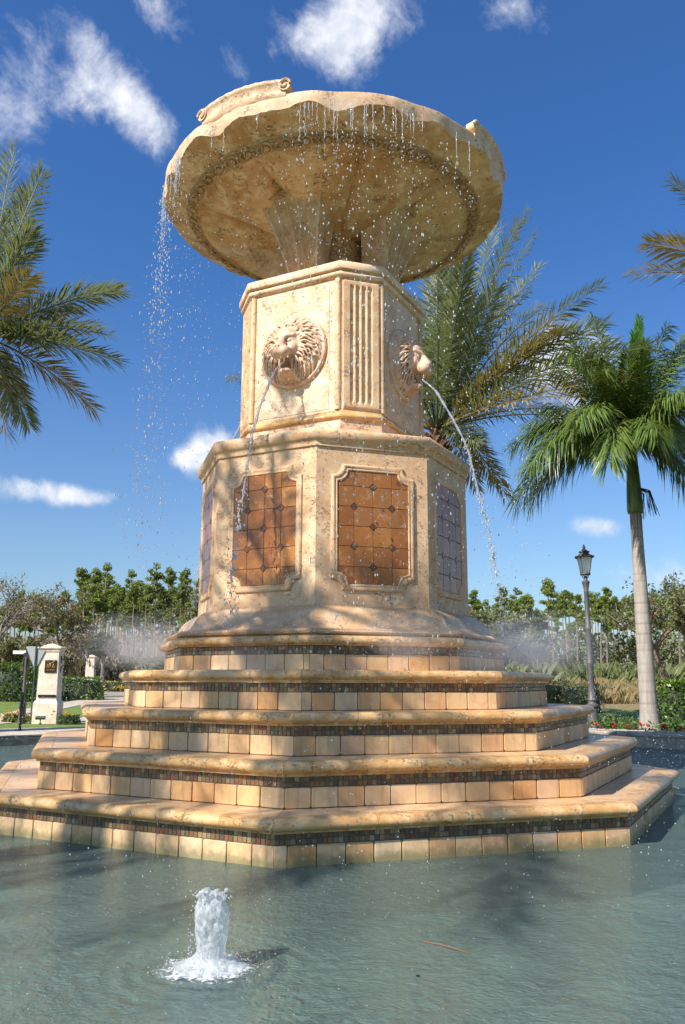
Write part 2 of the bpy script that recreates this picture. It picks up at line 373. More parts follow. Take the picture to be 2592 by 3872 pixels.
def lawn_mat():
    m, t, out = new_mat('ground_grass'); tc = t.node('ShaderNodeTexCoord'); v = tc.outputs['Object']
    big = t.noise(v, .25, 4, .6); fine = t.noise(v, 9, 6, .7)
    c = t.ramp(t.math('ADD', t.math('MULTIPLY', big, .45), t.math('MULTIPLY', fine, .55)), [(.25, (.075, .115, .022)), (.5, (.145, .20, .045)), (.75, (.215, .265, .075))])
    # beyond the mown lawn the field turns to dry grass and leaf litter
    r = t.vmath('LENGTH', t.vmath('MULTIPLY', v, (1, 1, 0))); field = t.smooth(t.math('ADD', r, t.math('MULTIPLY', big, 14)), 41, 52)
    sp = t.node('ShaderNodeSeparateXYZ'); t.link(v, sp.inputs[0])
    rightf = t.math('MULTIPLY', t.smooth(sp.outputs['X'], 2, 8), t.smooth(t.math('ADD', r, t.math('MULTIPLY', big, 4)), 31, 34))
    f = t.math('MAXIMUM', field, rightf)
    c = t.mix(f, c, t.ramp(fine, [(.3, (.15, .115, .055)), (.7, (.30, .235, .12))]))
    b = bsdf(t, out, c, .9, .15); bump(t, b, fine, .8, .05); return m
M['lawn'] = lawn_mat()
def trunk_royal():
    m, t, out = new_mat('royal_trunk'); tc = t.node('ShaderNodeTexCoord'); v = tc.outputs['Object']
    sp = t.node('ShaderNodeSeparateXYZ'); t.link(v, sp.inputs[0]); z = sp.outputs['Z']
    n = t.noise(v, 3, 5, .6); streak = t.noise(t.vmath('MULTIPLY', v, (9, 9, .8)), 2, 4, .6)
    zz = t.math('ADD', z, t.math('MULTIPLY', n, .05))
    a = t.node('ShaderNodeAttribute'); a.attribute_name = 'a'
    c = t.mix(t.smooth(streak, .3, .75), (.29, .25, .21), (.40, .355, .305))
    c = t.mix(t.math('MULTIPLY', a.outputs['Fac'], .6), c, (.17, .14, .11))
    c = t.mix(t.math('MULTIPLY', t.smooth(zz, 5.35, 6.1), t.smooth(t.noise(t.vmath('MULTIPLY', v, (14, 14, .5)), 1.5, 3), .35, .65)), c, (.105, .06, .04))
    bsdf(t, out, c, .8, .2); return m
M['royal_trunk'] = trunk_royal()
def shaft_mat():
    m, t, out = new_mat('crownshaft'); tc = t.node('ShaderNodeTexCoord'); n = t.noise(t.vmath('MULTIPLY', tc.outputs['Object'], (6, 6, 1)), 1.6, 5, .6, .5)
    bsdf(t, out, t.ramp(n, [(.3, (.035, .07, .008)), (.55, (.09, .14, .015)), (.75, (.21, .20, .03))]), .38, .5); return m
M['crownshaft'] = shaft_mat()

def water_surface():
    m, t, out = new_mat('pool_water'); tc = t.node('ShaderNodeTexCoord'); v = tc.outputs['Object']
    w1 = t.noise(v, 1.9, 3, .55, .6); w2 = t.noise(v, 9, 4, .65, .9); w3 = t.noise(v, 34, 3, .65, .4)
    h = t.math('ADD', t.math('ADD', t.math('MULTIPLY', w1, .75), t.math('MULTIPLY', w2, .50)), t.math('MULTIPLY', w3, .24))
    dj = t.vmath('DISTANCE', v, (-.70, -7.60, 0)); ring_ = t.math('MULTIPLY', t.math('SINE', t.math('MULTIPLY', t.math('ADD', dj, t.math('MULTIPLY', w2, .12)), 46.0)), t.math('EXPONENT', t.math('MULTIPLY', dj, -2.2)))
    h = t.math('ADD', h, t.math('MULTIPLY', ring_, .16))
    bp = t.node('ShaderNodeBump'); bp.inputs['Strength'].default_value = .9; bp.inputs['Distance'].default_value = .075; t.link(h, bp.inputs['Height'])
    fr = t.node('ShaderNodeFresnel'); fr.inputs[0].default_value = 1.33; t.link(bp.outputs[0], fr.inputs[1])
    gl = t.node('ShaderNodeBsdfGlossy'); gl.inputs['Roughness'].default_value = .05; t.link(bp.outputs[0], gl.inputs['Normal'])
    tr = t.node('ShaderNodeBsdfTransparent'); tr.inputs[0].default_value = (.74, .88, .84, 1)
    df = t.node('ShaderNodeBsdfDiffuse'); df.inputs[0].default_value = (.20, .285, .25, 1); t.link(bp.outputs[0], df.inputs['Normal'])
    body = t.node('ShaderNodeMixShader'); body.inputs[0].default_value = .42; t.link(tr.outputs[0], body.inputs[1]); t.link(df.outputs[0], body.inputs[2])
    mx = t.node('ShaderNodeMixShader'); t.link(fr.outputs[0], mx.inputs[0]); t.link(body.outputs[0], mx.inputs[1]); t.link(gl.outputs[0], mx.inputs[2])
    t.link(mx.outputs[0], out.inputs[0]); return m
M['water'] = water_surface()
def pool_floor():
    m, t, out = new_mat('pool_floor'); tc = t.node('ShaderNodeTexCoord'); v = tc.outputs['Object']
    n = t.noise(v, .7, 5, .6, 1.0); f = t.noise(v, 8, 5, .6)
    c = t.mix(t.smooth(n, .35, .7), (.15, .24, .205), (.46, .54, .44)); c = t.mix(t.math('MULTIPLY', t.smooth(f, .5, .75), .4), c, (.30, .27, .17))  # mottled plaster, its dark blotches deepened to paint in patches of shade
    bsdf(t, out, c, .8, .2); return m
M['floor'] = pool_floor()
def clear_water(name, white, alpha=.0, rough=.04):
    m, t, out = new_mat(name)
    gl = t.node('ShaderNodeBsdfGlossy'); gl.inputs['Roughness'].default_value = rough
    df = t.node('ShaderNodeBsdfDiffuse'); df.inputs[0].default_value = (.93, .95, .97, 1)
    tl = t.node('ShaderNodeBsdfTranslucent'); tl.inputs[0].default_value = (.93, .95, .97, 1)
    tr = t.node('ShaderNodeBsdfTransparent'); tr.inputs[0].default_value = (.96, .98, .98, 1)
    fr = t.node('ShaderNodeFresnel'); fr.inputs[0].default_value = 1.33
    a = t.node('ShaderNodeMixShader'); a.inputs[0].default_value = .5; t.link(df.outputs[0], a.inputs[1]); t.link(tl.outputs[0], a.inputs[2])
    b = t.node('ShaderNodeMixShader'); b.inputs[0].default_value = white; t.link(tr.outputs[0], b.inputs[1]); t.link(a.outputs[0], b.inputs[2])
    c = t.node('ShaderNodeMixShader'); t.link(t.math('ADD', fr.outputs[0], .12), c.inputs[0]); t.link(b.outputs[0], c.inputs[1]); t.link(gl.outputs[0], c.inputs[2])
    t.link(c.outputs[0], out.inputs[0]); return m
M['drop'] = clear_water('water_drops', .85); M['jet'] = clear_water('jet_water', .42); M['mist'] = clear_water('mist_drops', .75)
def foam_mat():
    m, t, out = new_mat('foam'); tc = t.node('ShaderNodeTexCoord'); v = tc.outputs['Object']
    n = t.noise(t.vmath('MULTIPLY', v, (1, 1, .45)), 75, 5, .75); n2 = t.noise(v, 22, 4, .6)
    b = t.node('ShaderNodeBsdfPrincipled'); t.link(t.mix(n2, (.70, .74, .75), (.90, .92, .93)), b.inputs['Base Color']); b.inputs['Roughness'].default_value = .12
    bump(t, b, n, 1.0, .015)
    tl = t.node('ShaderNodeBsdfTranslucent'); tl.inputs[0].default_value = (.86, .89, .90, 1); tr = t.node('ShaderNodeBsdfTransparent'); tr.inputs[0].default_value = (.93, .96, .96, 1)
    x = t.node('ShaderNodeMixShader'); x.inputs[0].default_value = .45; t.link(b.outputs[0], x.inputs[1]); t.link(tl.outputs[0], x.inputs[2])
    y = t.node('ShaderNodeMixShader'); t.link(t.math('ADD', t.math('MULTIPLY', t.smooth(t.math('ADD', t.math('MULTIPLY', n, .6), t.math('MULTIPLY', n2, .4)), .36, .62), .62), .30), y.inputs[0]); t.link(tr.outputs[0], y.inputs[1]); t.link(x.outputs[0], y.inputs[2])
    t.link(y.outputs[0], out.inputs[0]); return m
M['foam'] = foam_mat()
def lamp_glass():
    m, t, out = new_mat('frosted_glass'); tr = t.node('ShaderNodeBsdfTransparent'); tr.inputs[0].default_value = (.9, .94, .97, 1)
    df = t.node('ShaderNodeBsdfTranslucent'); df.inputs[0].default_value = (.92, .95, .97, 1); gl = t.node('ShaderNodeBsdfGlossy'); gl.inputs['Roughness'].default_value = .15
    a = t.node('ShaderNodeMixShader'); a.inputs[0].default_value = .8; t.link(tr.outputs[0], a.inputs[1]); t.link(df.outputs[0], a.inputs[2])
    b = t.node('ShaderNodeMixShader'); b.inputs[0].default_value = .1; t.link(a.outputs[0], b.inputs[1]); t.link(gl.outputs[0], b.inputs[2]); t.link(b.outputs[0], out.inputs[0]); return m
M['glass'] = lamp_glass()
# ------------------------------------------------------------------ setting: ground, pool, paths
def gz(x, y):
    r = math.hypot(x, y); s = max(0, min(1, (r-20)/50.)); s = s*s*(3-2*s)
    q = max(0, min(1, (r-13.2)/1.6)); return .235 + .065*q*q*(3-2*q) + .95*s + max(0, r-70)*.004
POOL_R, WALL_R = 12.45, 12.95
radii = [WALL_R-.1, 13.5, 14.5, 16, 18, 20, 23, 26, 30, 34, 38, 43, 48, 54, 60, 70, 85, 105, 140, 220, 400, 900, 2500]
NA = 144
vs = []; fs = []
for r in radii:
    for k in range(NA):
        a = 2*math.pi*k/NA; x, y = r*math.cos(a), r*math.sin(a)
        vs.append((x, y, min(gz(x, y), 2.2) - .012))
for i in range(len(radii)-1):
    for k in range(NA):
        fs.append((i*NA+k, i*NA+(k+1) % NA, (i+1)*NA+(k+1) % NA, (i+1)*NA+k))
structure(mk('ground', vs, fs, M['lawn']))

def sheet(name, poly, mat, lift=.006, sub=1.2):
    """a paved or planted sheet that follows the ground: polygon strip given as two polylines"""
    A, B = poly; n = 24; m = 6; vs = []; fs = []
    def along(P, u):
        L = [0]; 
        for p, q in zip(P, P[1:]): L.append(L[-1]+math.dist(p, q))
        d = u*L[-1]
        for i in range(len(P)-1):
            if d <= L[i+1] or i == len(P)-2:
                w = (d-L[i])/max(1e-9, L[i+1]-L[i]); return (P[i][0]+(P[i+1][0]-P[i][0])*w, P[i][1]+(P[i+1][1]-P[i][1])*w)
    for i in range(n+1):
        a = along(A, i/n); b = along(B, i/n)
        for j in range(m+1):
            x = a[0]+(b[0]-a[0])*j/m; y = a[1]+(b[1]-a[1])*j/m; vs.append((x, y, gz(x, y)+lift))
    for i in range(n):
        for j in range(m): k = i*(m+1)+j; fs.append((k, k+1, k+m+2, k+m+1))
    return structure(mk(name, vs, fs, mat))
sheet('path', ([(-22, 12), (-13.2, 21.4), (-13.62, 24.9), (-14.0, 28.5), (-14.0, 31.2), (-14.2, 37.1), (-10, 41), (0, 43)],
               [(-18, 5), (-10.14, 13.5), (-10.35, 15.1), (-11.0, 18.5), (-12.13, 25.6), (-12.6, 30.6), (-10.6, 34.6), (0, 37)]), M['paving'], .006)
sheet('pavement', ([(-8.53, 15.2), (-9.57, 20.9), (-9.6, 25)], [(-5.0, 13.2), (-5.5, 20), (-6, 25)]), M['paving'], .010)
sheet('road', ([(-40, 38), (-16.9, 43.6), (-13, 46.8), (10, 52)], [(-40, 33), (-15.7, 39.1), (-12.5, 40.8), (10, 45)]), M['road'], .014)
def ringsheet(name, r0, r1, a0, a1, mat, lift):
    n = 48; vs = []; fs = []
    for i in range(n+1):
        a = math.radians(a0 + (a1-a0)*i/n)
        for r in (r0, r1): vs.append((r*math.sin(a), -r*math.cos(a), gz(r, 0)+lift))
    for i in range(n): fs.append((2*i, 2*i+1, 2*i+3, 2*i+2))
    return structure(mk(name, vs, fs, mat))
ringsheet('flower_bed', WALL_R-.05, 16.2, 95, 190, M['mulch'], .10)
ringsheet('mulch_strip', 20.0, 22.0, 140, 165, M['mulch'], .006)

# pool basin
m_ = MB(); n = 120
ring = lambda r, z: [(r*math.cos(2*math.pi*k/n), r*math.sin(2*math.pi*k/n), z) for k in range(n)]
vs = ring(POOL_R+.02, .26) + ring(POOL_R+.02, -.5) + [(0, 0, -.5)]
fs = [(k, (k+1) % n, n+(k+1) % n, n+k)[::-1] for k in range(n)] + [(n+k, n+(k+1) % n, 2*n) for k in range(n)]
structure(mk('pool_basin', vs, fs, M['floor']))
rr = [0.0, 2.0] + list(np.linspace(4.2, POOL_R+.01, 40)); vs = []; fs = []
for r in rr[1:]: vs += ring(r, 0.0)
for i in range(len(rr)-2):
    for k in range(n): fs.append((i*n+k, (i+1)*n+k, (i+1)*n+(k+1) % n, i*n+(k+1) % n))
structure(mk('water', vs, fs, M['water']))
# pool wall: curved stones, each a piece of the wall
pw = thing('pool_wall', 'low curved stone wall round the fountain pool', 'wall')
NS = 40
def arc_stone(r0, r1, z0, z1, da, ov, bev):
    prof = [(r0, z0), (r0, z1-.11), (r0-ov, z1-.10), (r0-ov-.01, z1-.06), (r0-ov, z1-.02), (r0-ov+bev, z1), (r1-bev, z1), (r1, z1-bev), (r1, z0)]
    m = len(prof); vs = []; fs = []; na = 5
    for i in range(na+1):
        a = -da/2 + da*i/na
        vs += [(r*math.sin(a), -r*math.cos(a), z) for r, z in prof]
    for i in range(na):
        for j in range(m-1): fs.append((i*m+j, i*m+j+1, (i+1)*m+j+1, (i+1)*m+j)[::-1])
    fs += [tuple(range(m)), tuple(na*m+j for j in range(m))[::-1]]
    me = mk('coping_stone', vs, fs, M['wall']); d = me.data; bpy.data.objects.remove(me); return d
meL = arc_stone(POOL_R, WALL_R, -.45, .228, 2*math.pi/NS-.0012, .035, .02)
me = arc_stone(POOL_R, WALL_R, -.45, .385, 2*math.pi/NS-.0012, .035, .02)
for k in range(NS):
    a = 2*math.pi*k/NS + .05; deg = math.degrees(a) % 360
    ob('coping_stone', me if 88 < deg < 192 else meL, pw, rz=a)
# pale paving slabs behind the wall on the gate side, laid to the wall's edge
slab = MB(); da = math.radians(5.2)
for k in range(27):
    a0 = math.radians(195)+k*da; q = []
    for a in (a0+.0004, a0+da*.5, a0+da-.0004):
        for r_, z in ((POOL_R-.045, .232), (POOL_R-.045, .262), (13.3, .268), (14.55, .318)): q.append((r_*math.sin(a), -r_*math.cos(a), z))
    o = mk('paving_slab', q, [(0, 4, 5, 1), (4, 8, 9, 5), (1, 5, 6, 2), (5, 9, 10, 6), (2, 6, 7, 3), (6, 10, 11, 7)], M['paving'], pw, False)

# ------------------------------------------------------------------ fountain
PHI = -.1024; T8 = math.tan(math.pi/8); C8 = math.cos(math.pi/8)
rng = random.Random(5)
FT = thing('fountain', 'tall tiered octagonal travertine fountain with scalloped bowl standing in the pool', 'fountain', rz=PHI)
oct_faces = lambda ap: [((m+.5)*math.pi/4, ap) for m in range(8)]
def corners(faces, e):
    """corner points of a polygon whose sides (azimuth, apothem) are pushed out by e"""
    P = []
    for i in range(len(faces)):
        (a, p), (b, q) = faces[i-1], faces[i]
        n1 = (math.sin(a), -math.cos(a)); n2 = (math.sin(b), -math.cos(b)); p += e; q += e
        det = n1[0]*n2[1]-n1[1]*n2[0]
        P.append(((p*n2[1]-q*n1[1])/det, (n1[0]*q-n2[0]*p)/det))
    return P
def poly_lathe(name, faces, prof, mat, parent, cap=True, angle=35):
    n = len(faces); vs = []; fs = []
    for e, z in prof: vs += [(x, y, z) for x, y in corners(faces, e)]
    for i in range(len(prof)-1):
        for k in range(n): fs.append((i*n+k, i*n+(k+1) % n, (i+1)*n+(k+1) % n, (i+1)*n+k))
    if cap: fs += [tuple(range(n))[::-1], tuple((len(prof)-1)*n+k for k in range(n))]
    # subdivide long sides a little so that shading stays even
    return mk(name, vs, fs, mat, parent, True, angle)
def rounded_plate(w, h, t_, r, bev=.004, name='tile', mat=None):
    """plate in the xz plane facing -y, eight-sided outline with clipped corners"""
    def outl(ins):
        W_, H_ = w/2-ins, h/2-ins; q = max(.001, r-ins*.4)
        return [(-W_+q, -H_), (W_-q, -H_), (W_, -H_+q), (W_, H_-q), (W_-q, H_), (-W_+q, H_), (-W_, H_-q), (-W_, -H_+q)]
    vs = [(x, 0, z) for x, z in outl(0)] + [(x, -t_+bev, z) for x, z in outl(0)] + [(x, -t_, z) for x, z in outl(bev)]
    fs = [tuple(range(16, 24))]
    for i in range(2):
        for k in range(8): fs.append((i*8+k, i*8+(k+1) % 8, (i+1)*8+(k+1) % 8, (i+1)*8+k))
    o = mk(name, vs, fs, mat, None, True, 30); d = o.data; bpy.data.objects.remove(o); return d
TW, TH = .28, .2
tile_me = [rounded_plate(TW-.008-.002*k, TH-.006, .02+.0015*k, .008+.003*k, .004, 'tile', M['tile']) for k in range(3)]
mos_me = rounded_plate(.046, .0455, .012, .004, .002, 'mosaic_tile', M['mosaic'])
tiers = [ # corner radius, bottom, tile top, mosaic top, coping top, next corner radius
 (4.942, -.017, .183, .288, .425, 4.386), (4.386, .425, .623, .727, .874, 3.801), (3.801, .874, 1.080, 1.182, 1.325, 3.219),
 (3.219, 1.325, 1.530, 1.634, 1.788, 2.606), (2.606, 1.788, 1.983, 2.088, 2.215, None)]
SHOWN = (-3, -2, -1, 0, 1)          # sides that can be seen from the photograph's side of the pool
rest_tiles = MB(); rest_mos = MB(); n_mos = 0
def plate_into(mb, me, a, x, y, z, sx=1.0, val=0.0):
    ca, sa = math.cos(a), math.sin(a); vs = [(ca*(v.co.x*sx+x)-sa*(v.co.y+y), sa*(v.co.x*sx+x)+ca*(v.co.y+y), v.co.z+z) for v in me.vertices]
    mb.add(vs, [tuple(p.vertices) for p in me.polygons], val)
cop_prof = lambda m, tp: [(-.13, tp), (-.04, tp), (.02, tp-.001), (.052, tp-.008), (.078, tp-.026), (.092, tp-.052), (.092, tp-.078), (.078, tp-.098), (.055, tp-.112), (.034, tp-.116), (.032, m+.002), (-.13, m+.002)]
for ti, (R, b, tt, mt, tp, Rn) in enumerate(tiers):
    ap = R*C8; tier = poly_lathe('tier', oct_faces(ap), [(-.022, b-.12 if ti else -.52), (-.022, mt+.004), (-.06, mt+.006), (-.06, tp-.014)], M['grout'], FT)
    tag(tier, ['lowest fountain step at the water', 'second fountain step', 'third fountain step', 'fourth fountain step', 'top fountain step under the flared base'][ti])
    for m in range(-4, 4):
        a = (m+.5)*math.pi/4; half = (ap-.002)*T8; L = 2*half
        # tiles of the riser, whole ones from the middle, cut ones at the corners
        x0 = -half + rng.uniform(.3, .95)*TW if ti not in (1,) else -half + .97*TW
        xs = [-half]; x = x0
        while x < half-.07: xs.append(x); x += TW
        xs.append(half)
        ca, sa = math.cos(a), math.sin(a); base = -(ap-.021)
        for q0, q1 in zip(xs, xs[1:]):
            w = q1-q0; xc = (q0+q1)/2; me_ = rng.choice(tile_me); sx = w/TW*(1.0 if w > .2 else .99)
            if m in SHOWN:
                dz = rng.uniform(-.0015, .0015); dy = rng.uniform(-.002, .002)
                ob('tile', me_, tier, (ca*xc-sa*(base+dy), sa*xc+ca*(base+dy), b+TH/2+dz+(tt-b-TH)/2), a, (sx, 1, (tt-b)/TH))
            else: plate_into(rest_tiles, me_, a, xc, base, b+TH/2, sx)
        # two rows of glass mosaic
        hm = (mt-tt)/2; cnt = int(L/.0505); pit = L/cnt
        for row in range(2):
            for k in range(cnt):
                xc = -half+(k+.5)*pit; z = tt+hm*(row+.5)+.002; y = base+.004+rng.uniform(-.002, .002)
                if ti == 0 and m in (-1, 0) and n_mos < 300:
                    n_mos += 1; ob('mosaic_tile', mos_me, tier, (ca*xc-sa*y, sa*xc+ca*y, z), a)
                else: plate_into(rest_mos, mos_me, a, xc, y, z, 1.0, rng.random())
        # coping stones, mitred at the corners
        prof = cop_prof(mt, tp); k_ = len(prof); cuts = [None] + sorted(rng.uniform(-.75, .75)*half for _ in range(2)) + [None]
        for s in range(3):
            vs = []
            for side in (0, 1):
                cut = cuts[s+side]
                for e, z in prof:
                    xx = (ap+e)*T8*(1 if side else -1)-(.0015 if side else -.0015) if cut is None else cut+(-.002 if side else .002)
                    yy = -(ap+e); vs.append((ca*xx-sa*yy, sa*xx+ca*yy, z))
            fs = [(j, (j+1) % k_, k_+(j+1) % k_, k_+j) for j in range(k_)] + [tuple(range(k_))[::-1], tuple(range(k_, 2*k_))]
            mk('coping', vs, fs, M['coping'], tier, True, 40)
        # tread tiles behind the coping
        if Rn:
            e0, e1 = ap-.132, Rn*C8-.005; h0, h1 = e0*T8, e1*T8
            cutsx = [None]; x = -h1+.02
            while x < h1: cutsx.append(x); x += .36
            cutsx.append(None)
            for s in range(len(cutsx)-1):
                p = []
                for side in (0, 1):
                    c_ = cutsx[s+side]; g = .003 if side == 0 else -.003
                    p.append(((c_+g if c_ is not None else (h0-.004)*(1 if side else -1)), (c_+g if c_ is not None else (h1-.004)*(1 if side else -1))))
                zt = tp-.003+rng.uniform(-.001, .001); zb = tp-.016
                q = [(p[0][0], -e0), (p[1][0], -e0), (p[1][1], -e1), (p[0][1], -e1)]
                vs = [(ca*x_-sa*y_, sa*x_+ca*y_, z_) for z_ in (zb, zt) for x_, y_ in q]
                mk('tread_tile', vs, [(0, 3, 2, 1), (4, 5, 6, 7), (0, 1, 5, 4), (1, 2, 6, 5), (2, 3, 7, 6), (3, 0, 4, 7)], M['tread'], tier, False)
r_ = rest_tiles.build('tile', M['tile'], FT); r_['kind'] = 'stuff'; tag(r_, 'riser tiles round the back of the steps')
r_ = rest_mos.build('mosaic_tile', M['mosaic_all'], FT, attr=True); r_['kind'] = 'stuff'; tag(r_, 'dark glass mosaic bands along the step risers')

# flared base with a rope moulding, then the panelled body
poly_lathe('flared_base', oct_faces(2.1*C8), [(e*C8, z) for e, z in [(.44, 2.2), (.46, 2.235), (.49, 2.25), (.49, 2.255), (.44, 2.30), (.40, 2.315), (.34, 2.345), (.31, 2.385), (.275, 2.45), (.24, 2.50), (.19, 2.545), (.12, 2.585), (.06, 2.61), (.012, 2.622), (.0, 2.63)]], M['flare'], FT, angle=30)
rope = MB(); ap = 2.6*C8
for m in range(8):
    a = (m+.5)*math.pi/4; half = ap*T8; n = 56; ca, sa = math.cos(a), math.sin(a)
    for k in range(n):
        x0 = -half+2*half*k/n; pts = [(x0-.03, -ap-.004, 2.24), (x0+.015, -ap-.012, 2.268), (x0+.06, -ap+.022, 2.298)]
        rope.tube([(ca*x-sa*y, sa*x+ca*y, z) for x, y, z in pts], [.011, .016, .010], 5)
o = rope.build('rope_moulding', M['flare'], FT)
BODY_AP = 2.10*C8
body = poly_lathe('body', oct_faces(BODY_AP), [(0, 2.60), (0, 4.785)], M['stone'], FT)
poly_lathe('cornice', oct_faces(BODY_AP), [(.0, 4.77), (.025, 4.775), (.03, 4.80), (.03, 4.835), (.045, 4.85), (.062, 4.862), (.078, 4.89), (.09, 4.93), (.092, 4.965), (.08, 5.0), (.05, 5.022), (.0, 5.03), (-.6, 5.035)], M['stone'], body, angle=50)
# panels: glazed tiles and diamonds inside a moulded frame with notched corners
PWD, PHT, PZ, NR = 1.01, 1.54, 3.685, .155
colx = [-.5*PWD, -.268*PWD, 0, .268*PWD, .5*PWD]; rowz = [PHT*(.5-f) for f in (0, .138, .320, .494, .672, .849, 1.0)]
diam = {(2, 1), (1, 2), (3, 2), (2, 3), (1, 4), (3, 4), (2, 5)}
def notch_outline(w, h, r, n=8):
    P = []
    for sx, sz, a0 in ((-1, -1, 90), (1, -1, 180), (1, 1, 270), (-1, 1, 0)):
        for k in range(n+1):
            a = math.radians(a0-90*k/n); P.append((sx*w/2+r*math.cos(a), sz*h/2+r*math.sin(a)))
    return P
def prism_xz(P, y0, y1, bev=.003):
    """plate with outline P in xz, from depth y0 (wall) to y1 (front, towards -y)"""
    cx = sum(p[0] for p in P)/len(P); cz = sum(p[1] for p in P)/len(P); n = len(P)
    ins = lambda p: (p[0]+(cx-p[0])*min(.2, bev/max(.02, abs(cx-p[0])+.0)) , p[1]+(cz-p[1])*min(.2, bev/max(.02, abs(cz-p[1]))))
    vs = [(x, -y0, z) for x, z in P] + [(x, -(y1-bev), z) for x, z in P] + [(ins(p)[0], -y1, ins(p)[1]) for p in P]
    fs = [tuple(2*n+k for k in range(n))] + [(i*n+k, i*n+(k+1) % n, (i+1)*n+(k+1) % n, (i+1)*n+k) for i in range(2) for k in range(n)]
    return vs, fs
def mesh_of(name, vs, fs, mat, angle=30):
    o = mk(name, vs, fs, mat, None, True, angle); d = o.data; bpy.data.objects.remove(o); return d
cell_me = []
G = .0035; DR = .052
for c in range(4):
    for r in range(6):
        xl, xr, zt_, zb_ = colx[c], colx[c+1], rowz[r], rowz[r+1]; P = []
        for (cc, rr_, x, z, sx, sz) in ((c, r+1, xl, zb_, -1, -1), (c+1, r+1, xr, zb_, 1, -1), (c+1, r, xr, zt_, 1, 1), (c, r, xl, zt_, -1, 1)):
            x -= sx*G; z -= sz*G; corner = cc in (0, 4) and rr_ in (0, 6)
            if corner:
                a0 = {(-1, -1): 90, (1, -1): 180, (1, 1): 270, (-1, 1): 0}[(sx, sz)]
                P += [(x+NR*math.cos(math.radians(a0-90*k/6)), z+NR*math.sin(math.radians(a0-90*k/6))) for k in range(7)]
            elif (cc, rr_) in diam:
                p1, p2 = (x-sx*DR, z), (x, z-sz*DR); P += [p2, p1] if sx*sz > 0 and False else ([p1, p2] if (sx, sz) in ((1, -1), (-1, 1)) else [p2, p1])
            else: P.append((x, z))
        vs, fs = prism_xz(P, .003, .013); cell_me.append(mesh_of('panel_tile', vs, fs, M['panel']))
vs, fs = prism_xz([(0, -DR+.004), (DR-.004, 0), (0, DR-.004), (-DR+.004, 0)], .003, .016); dia_me = mesh_of('diamond_tile', vs, fs, M['diamond'])
vs, fs = prism_xz(notch_outline(PWD, PHT, NR-.004), .0, .006); back_me = mesh_of('panel_backing', vs, fs, M['grout_dark'])
# frame: half-round moulding swept round the notched outline
prof = [(0, .0), (0, .016), (.010, .026), (.018, .028), (.026, .021), (.036, .019), (.046, .029), (.062, .034), (.078, .028), (.088, .014), (.092, .0)]
rings = []
for off, dep in prof:
    rings.append([(x, -dep, z) for x, z in notch_outline(PWD+2*off, PHT+2*off, max(.03, NR-.0+ (0.0 if off < .05 else .0)), 8)])
n = len(rings[0]); vs = [p for rg in rings for p in rg]
fs = [(i*n+k, (i+1)*n+k, (i+1)*n+(k+1) % n, i*n+(k+1) % n)[::-1] for i in range(len(rings)-1) for k in range(n)]
frame_me = mesh_of('panel_frame', vs, fs, M['stone'], 60)
for m in range(-4, 4):
    a = (m+.5)*math.pi/4; ca, sa = math.cos(a), math.sin(a); y = -BODY_AP-.0005
    pl = lambda x, z: (ca*x-sa*y, sa*x+ca*y, PZ+z)
    ob('panel_frame', frame_me, body, pl(0, 0), a); ob('panel_backing', back_me, body, pl(0, 0), a)
    for me_ in cell_me: ob('panel_tile', me_, body, pl(0, 0), a)
    for cc, rr_ in diam: ob('diamond_tile', dia_me, body, pl(colx[cc], rowz[rr_]), a)

# drum: square with cut corners, lion masks on the wide sides, flutes on the cut corners
LA, LH = 1.2285, .79; CA = (LA+LH)/math.sqrt(2); off8 = -math.pi/8
drum_faces = []
for k in range(4): drum_faces += [(off8+k*math.pi/2, LA), (off8+k*math.pi/2+math.pi/4, CA)]
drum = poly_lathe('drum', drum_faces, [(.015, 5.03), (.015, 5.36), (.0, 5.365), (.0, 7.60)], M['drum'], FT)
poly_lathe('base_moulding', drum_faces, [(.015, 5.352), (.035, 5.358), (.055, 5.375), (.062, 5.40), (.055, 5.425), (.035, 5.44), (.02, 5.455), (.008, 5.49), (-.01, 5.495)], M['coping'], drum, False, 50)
poly_lathe('cornice', drum_faces, [(-.01, 7.555), (.02, 7.56), (.045, 7.572), (.06, 7.595), (.06, 7.62), (.045, 7.64), (.03, 7.648), (.03, 7.665), (.085, 7.675), (.092, 7.70), (.092, 7.765), (.08, 7.79), (.05, 7.80), (-.5, 7.81)], M['drum'], drum, False, 45)
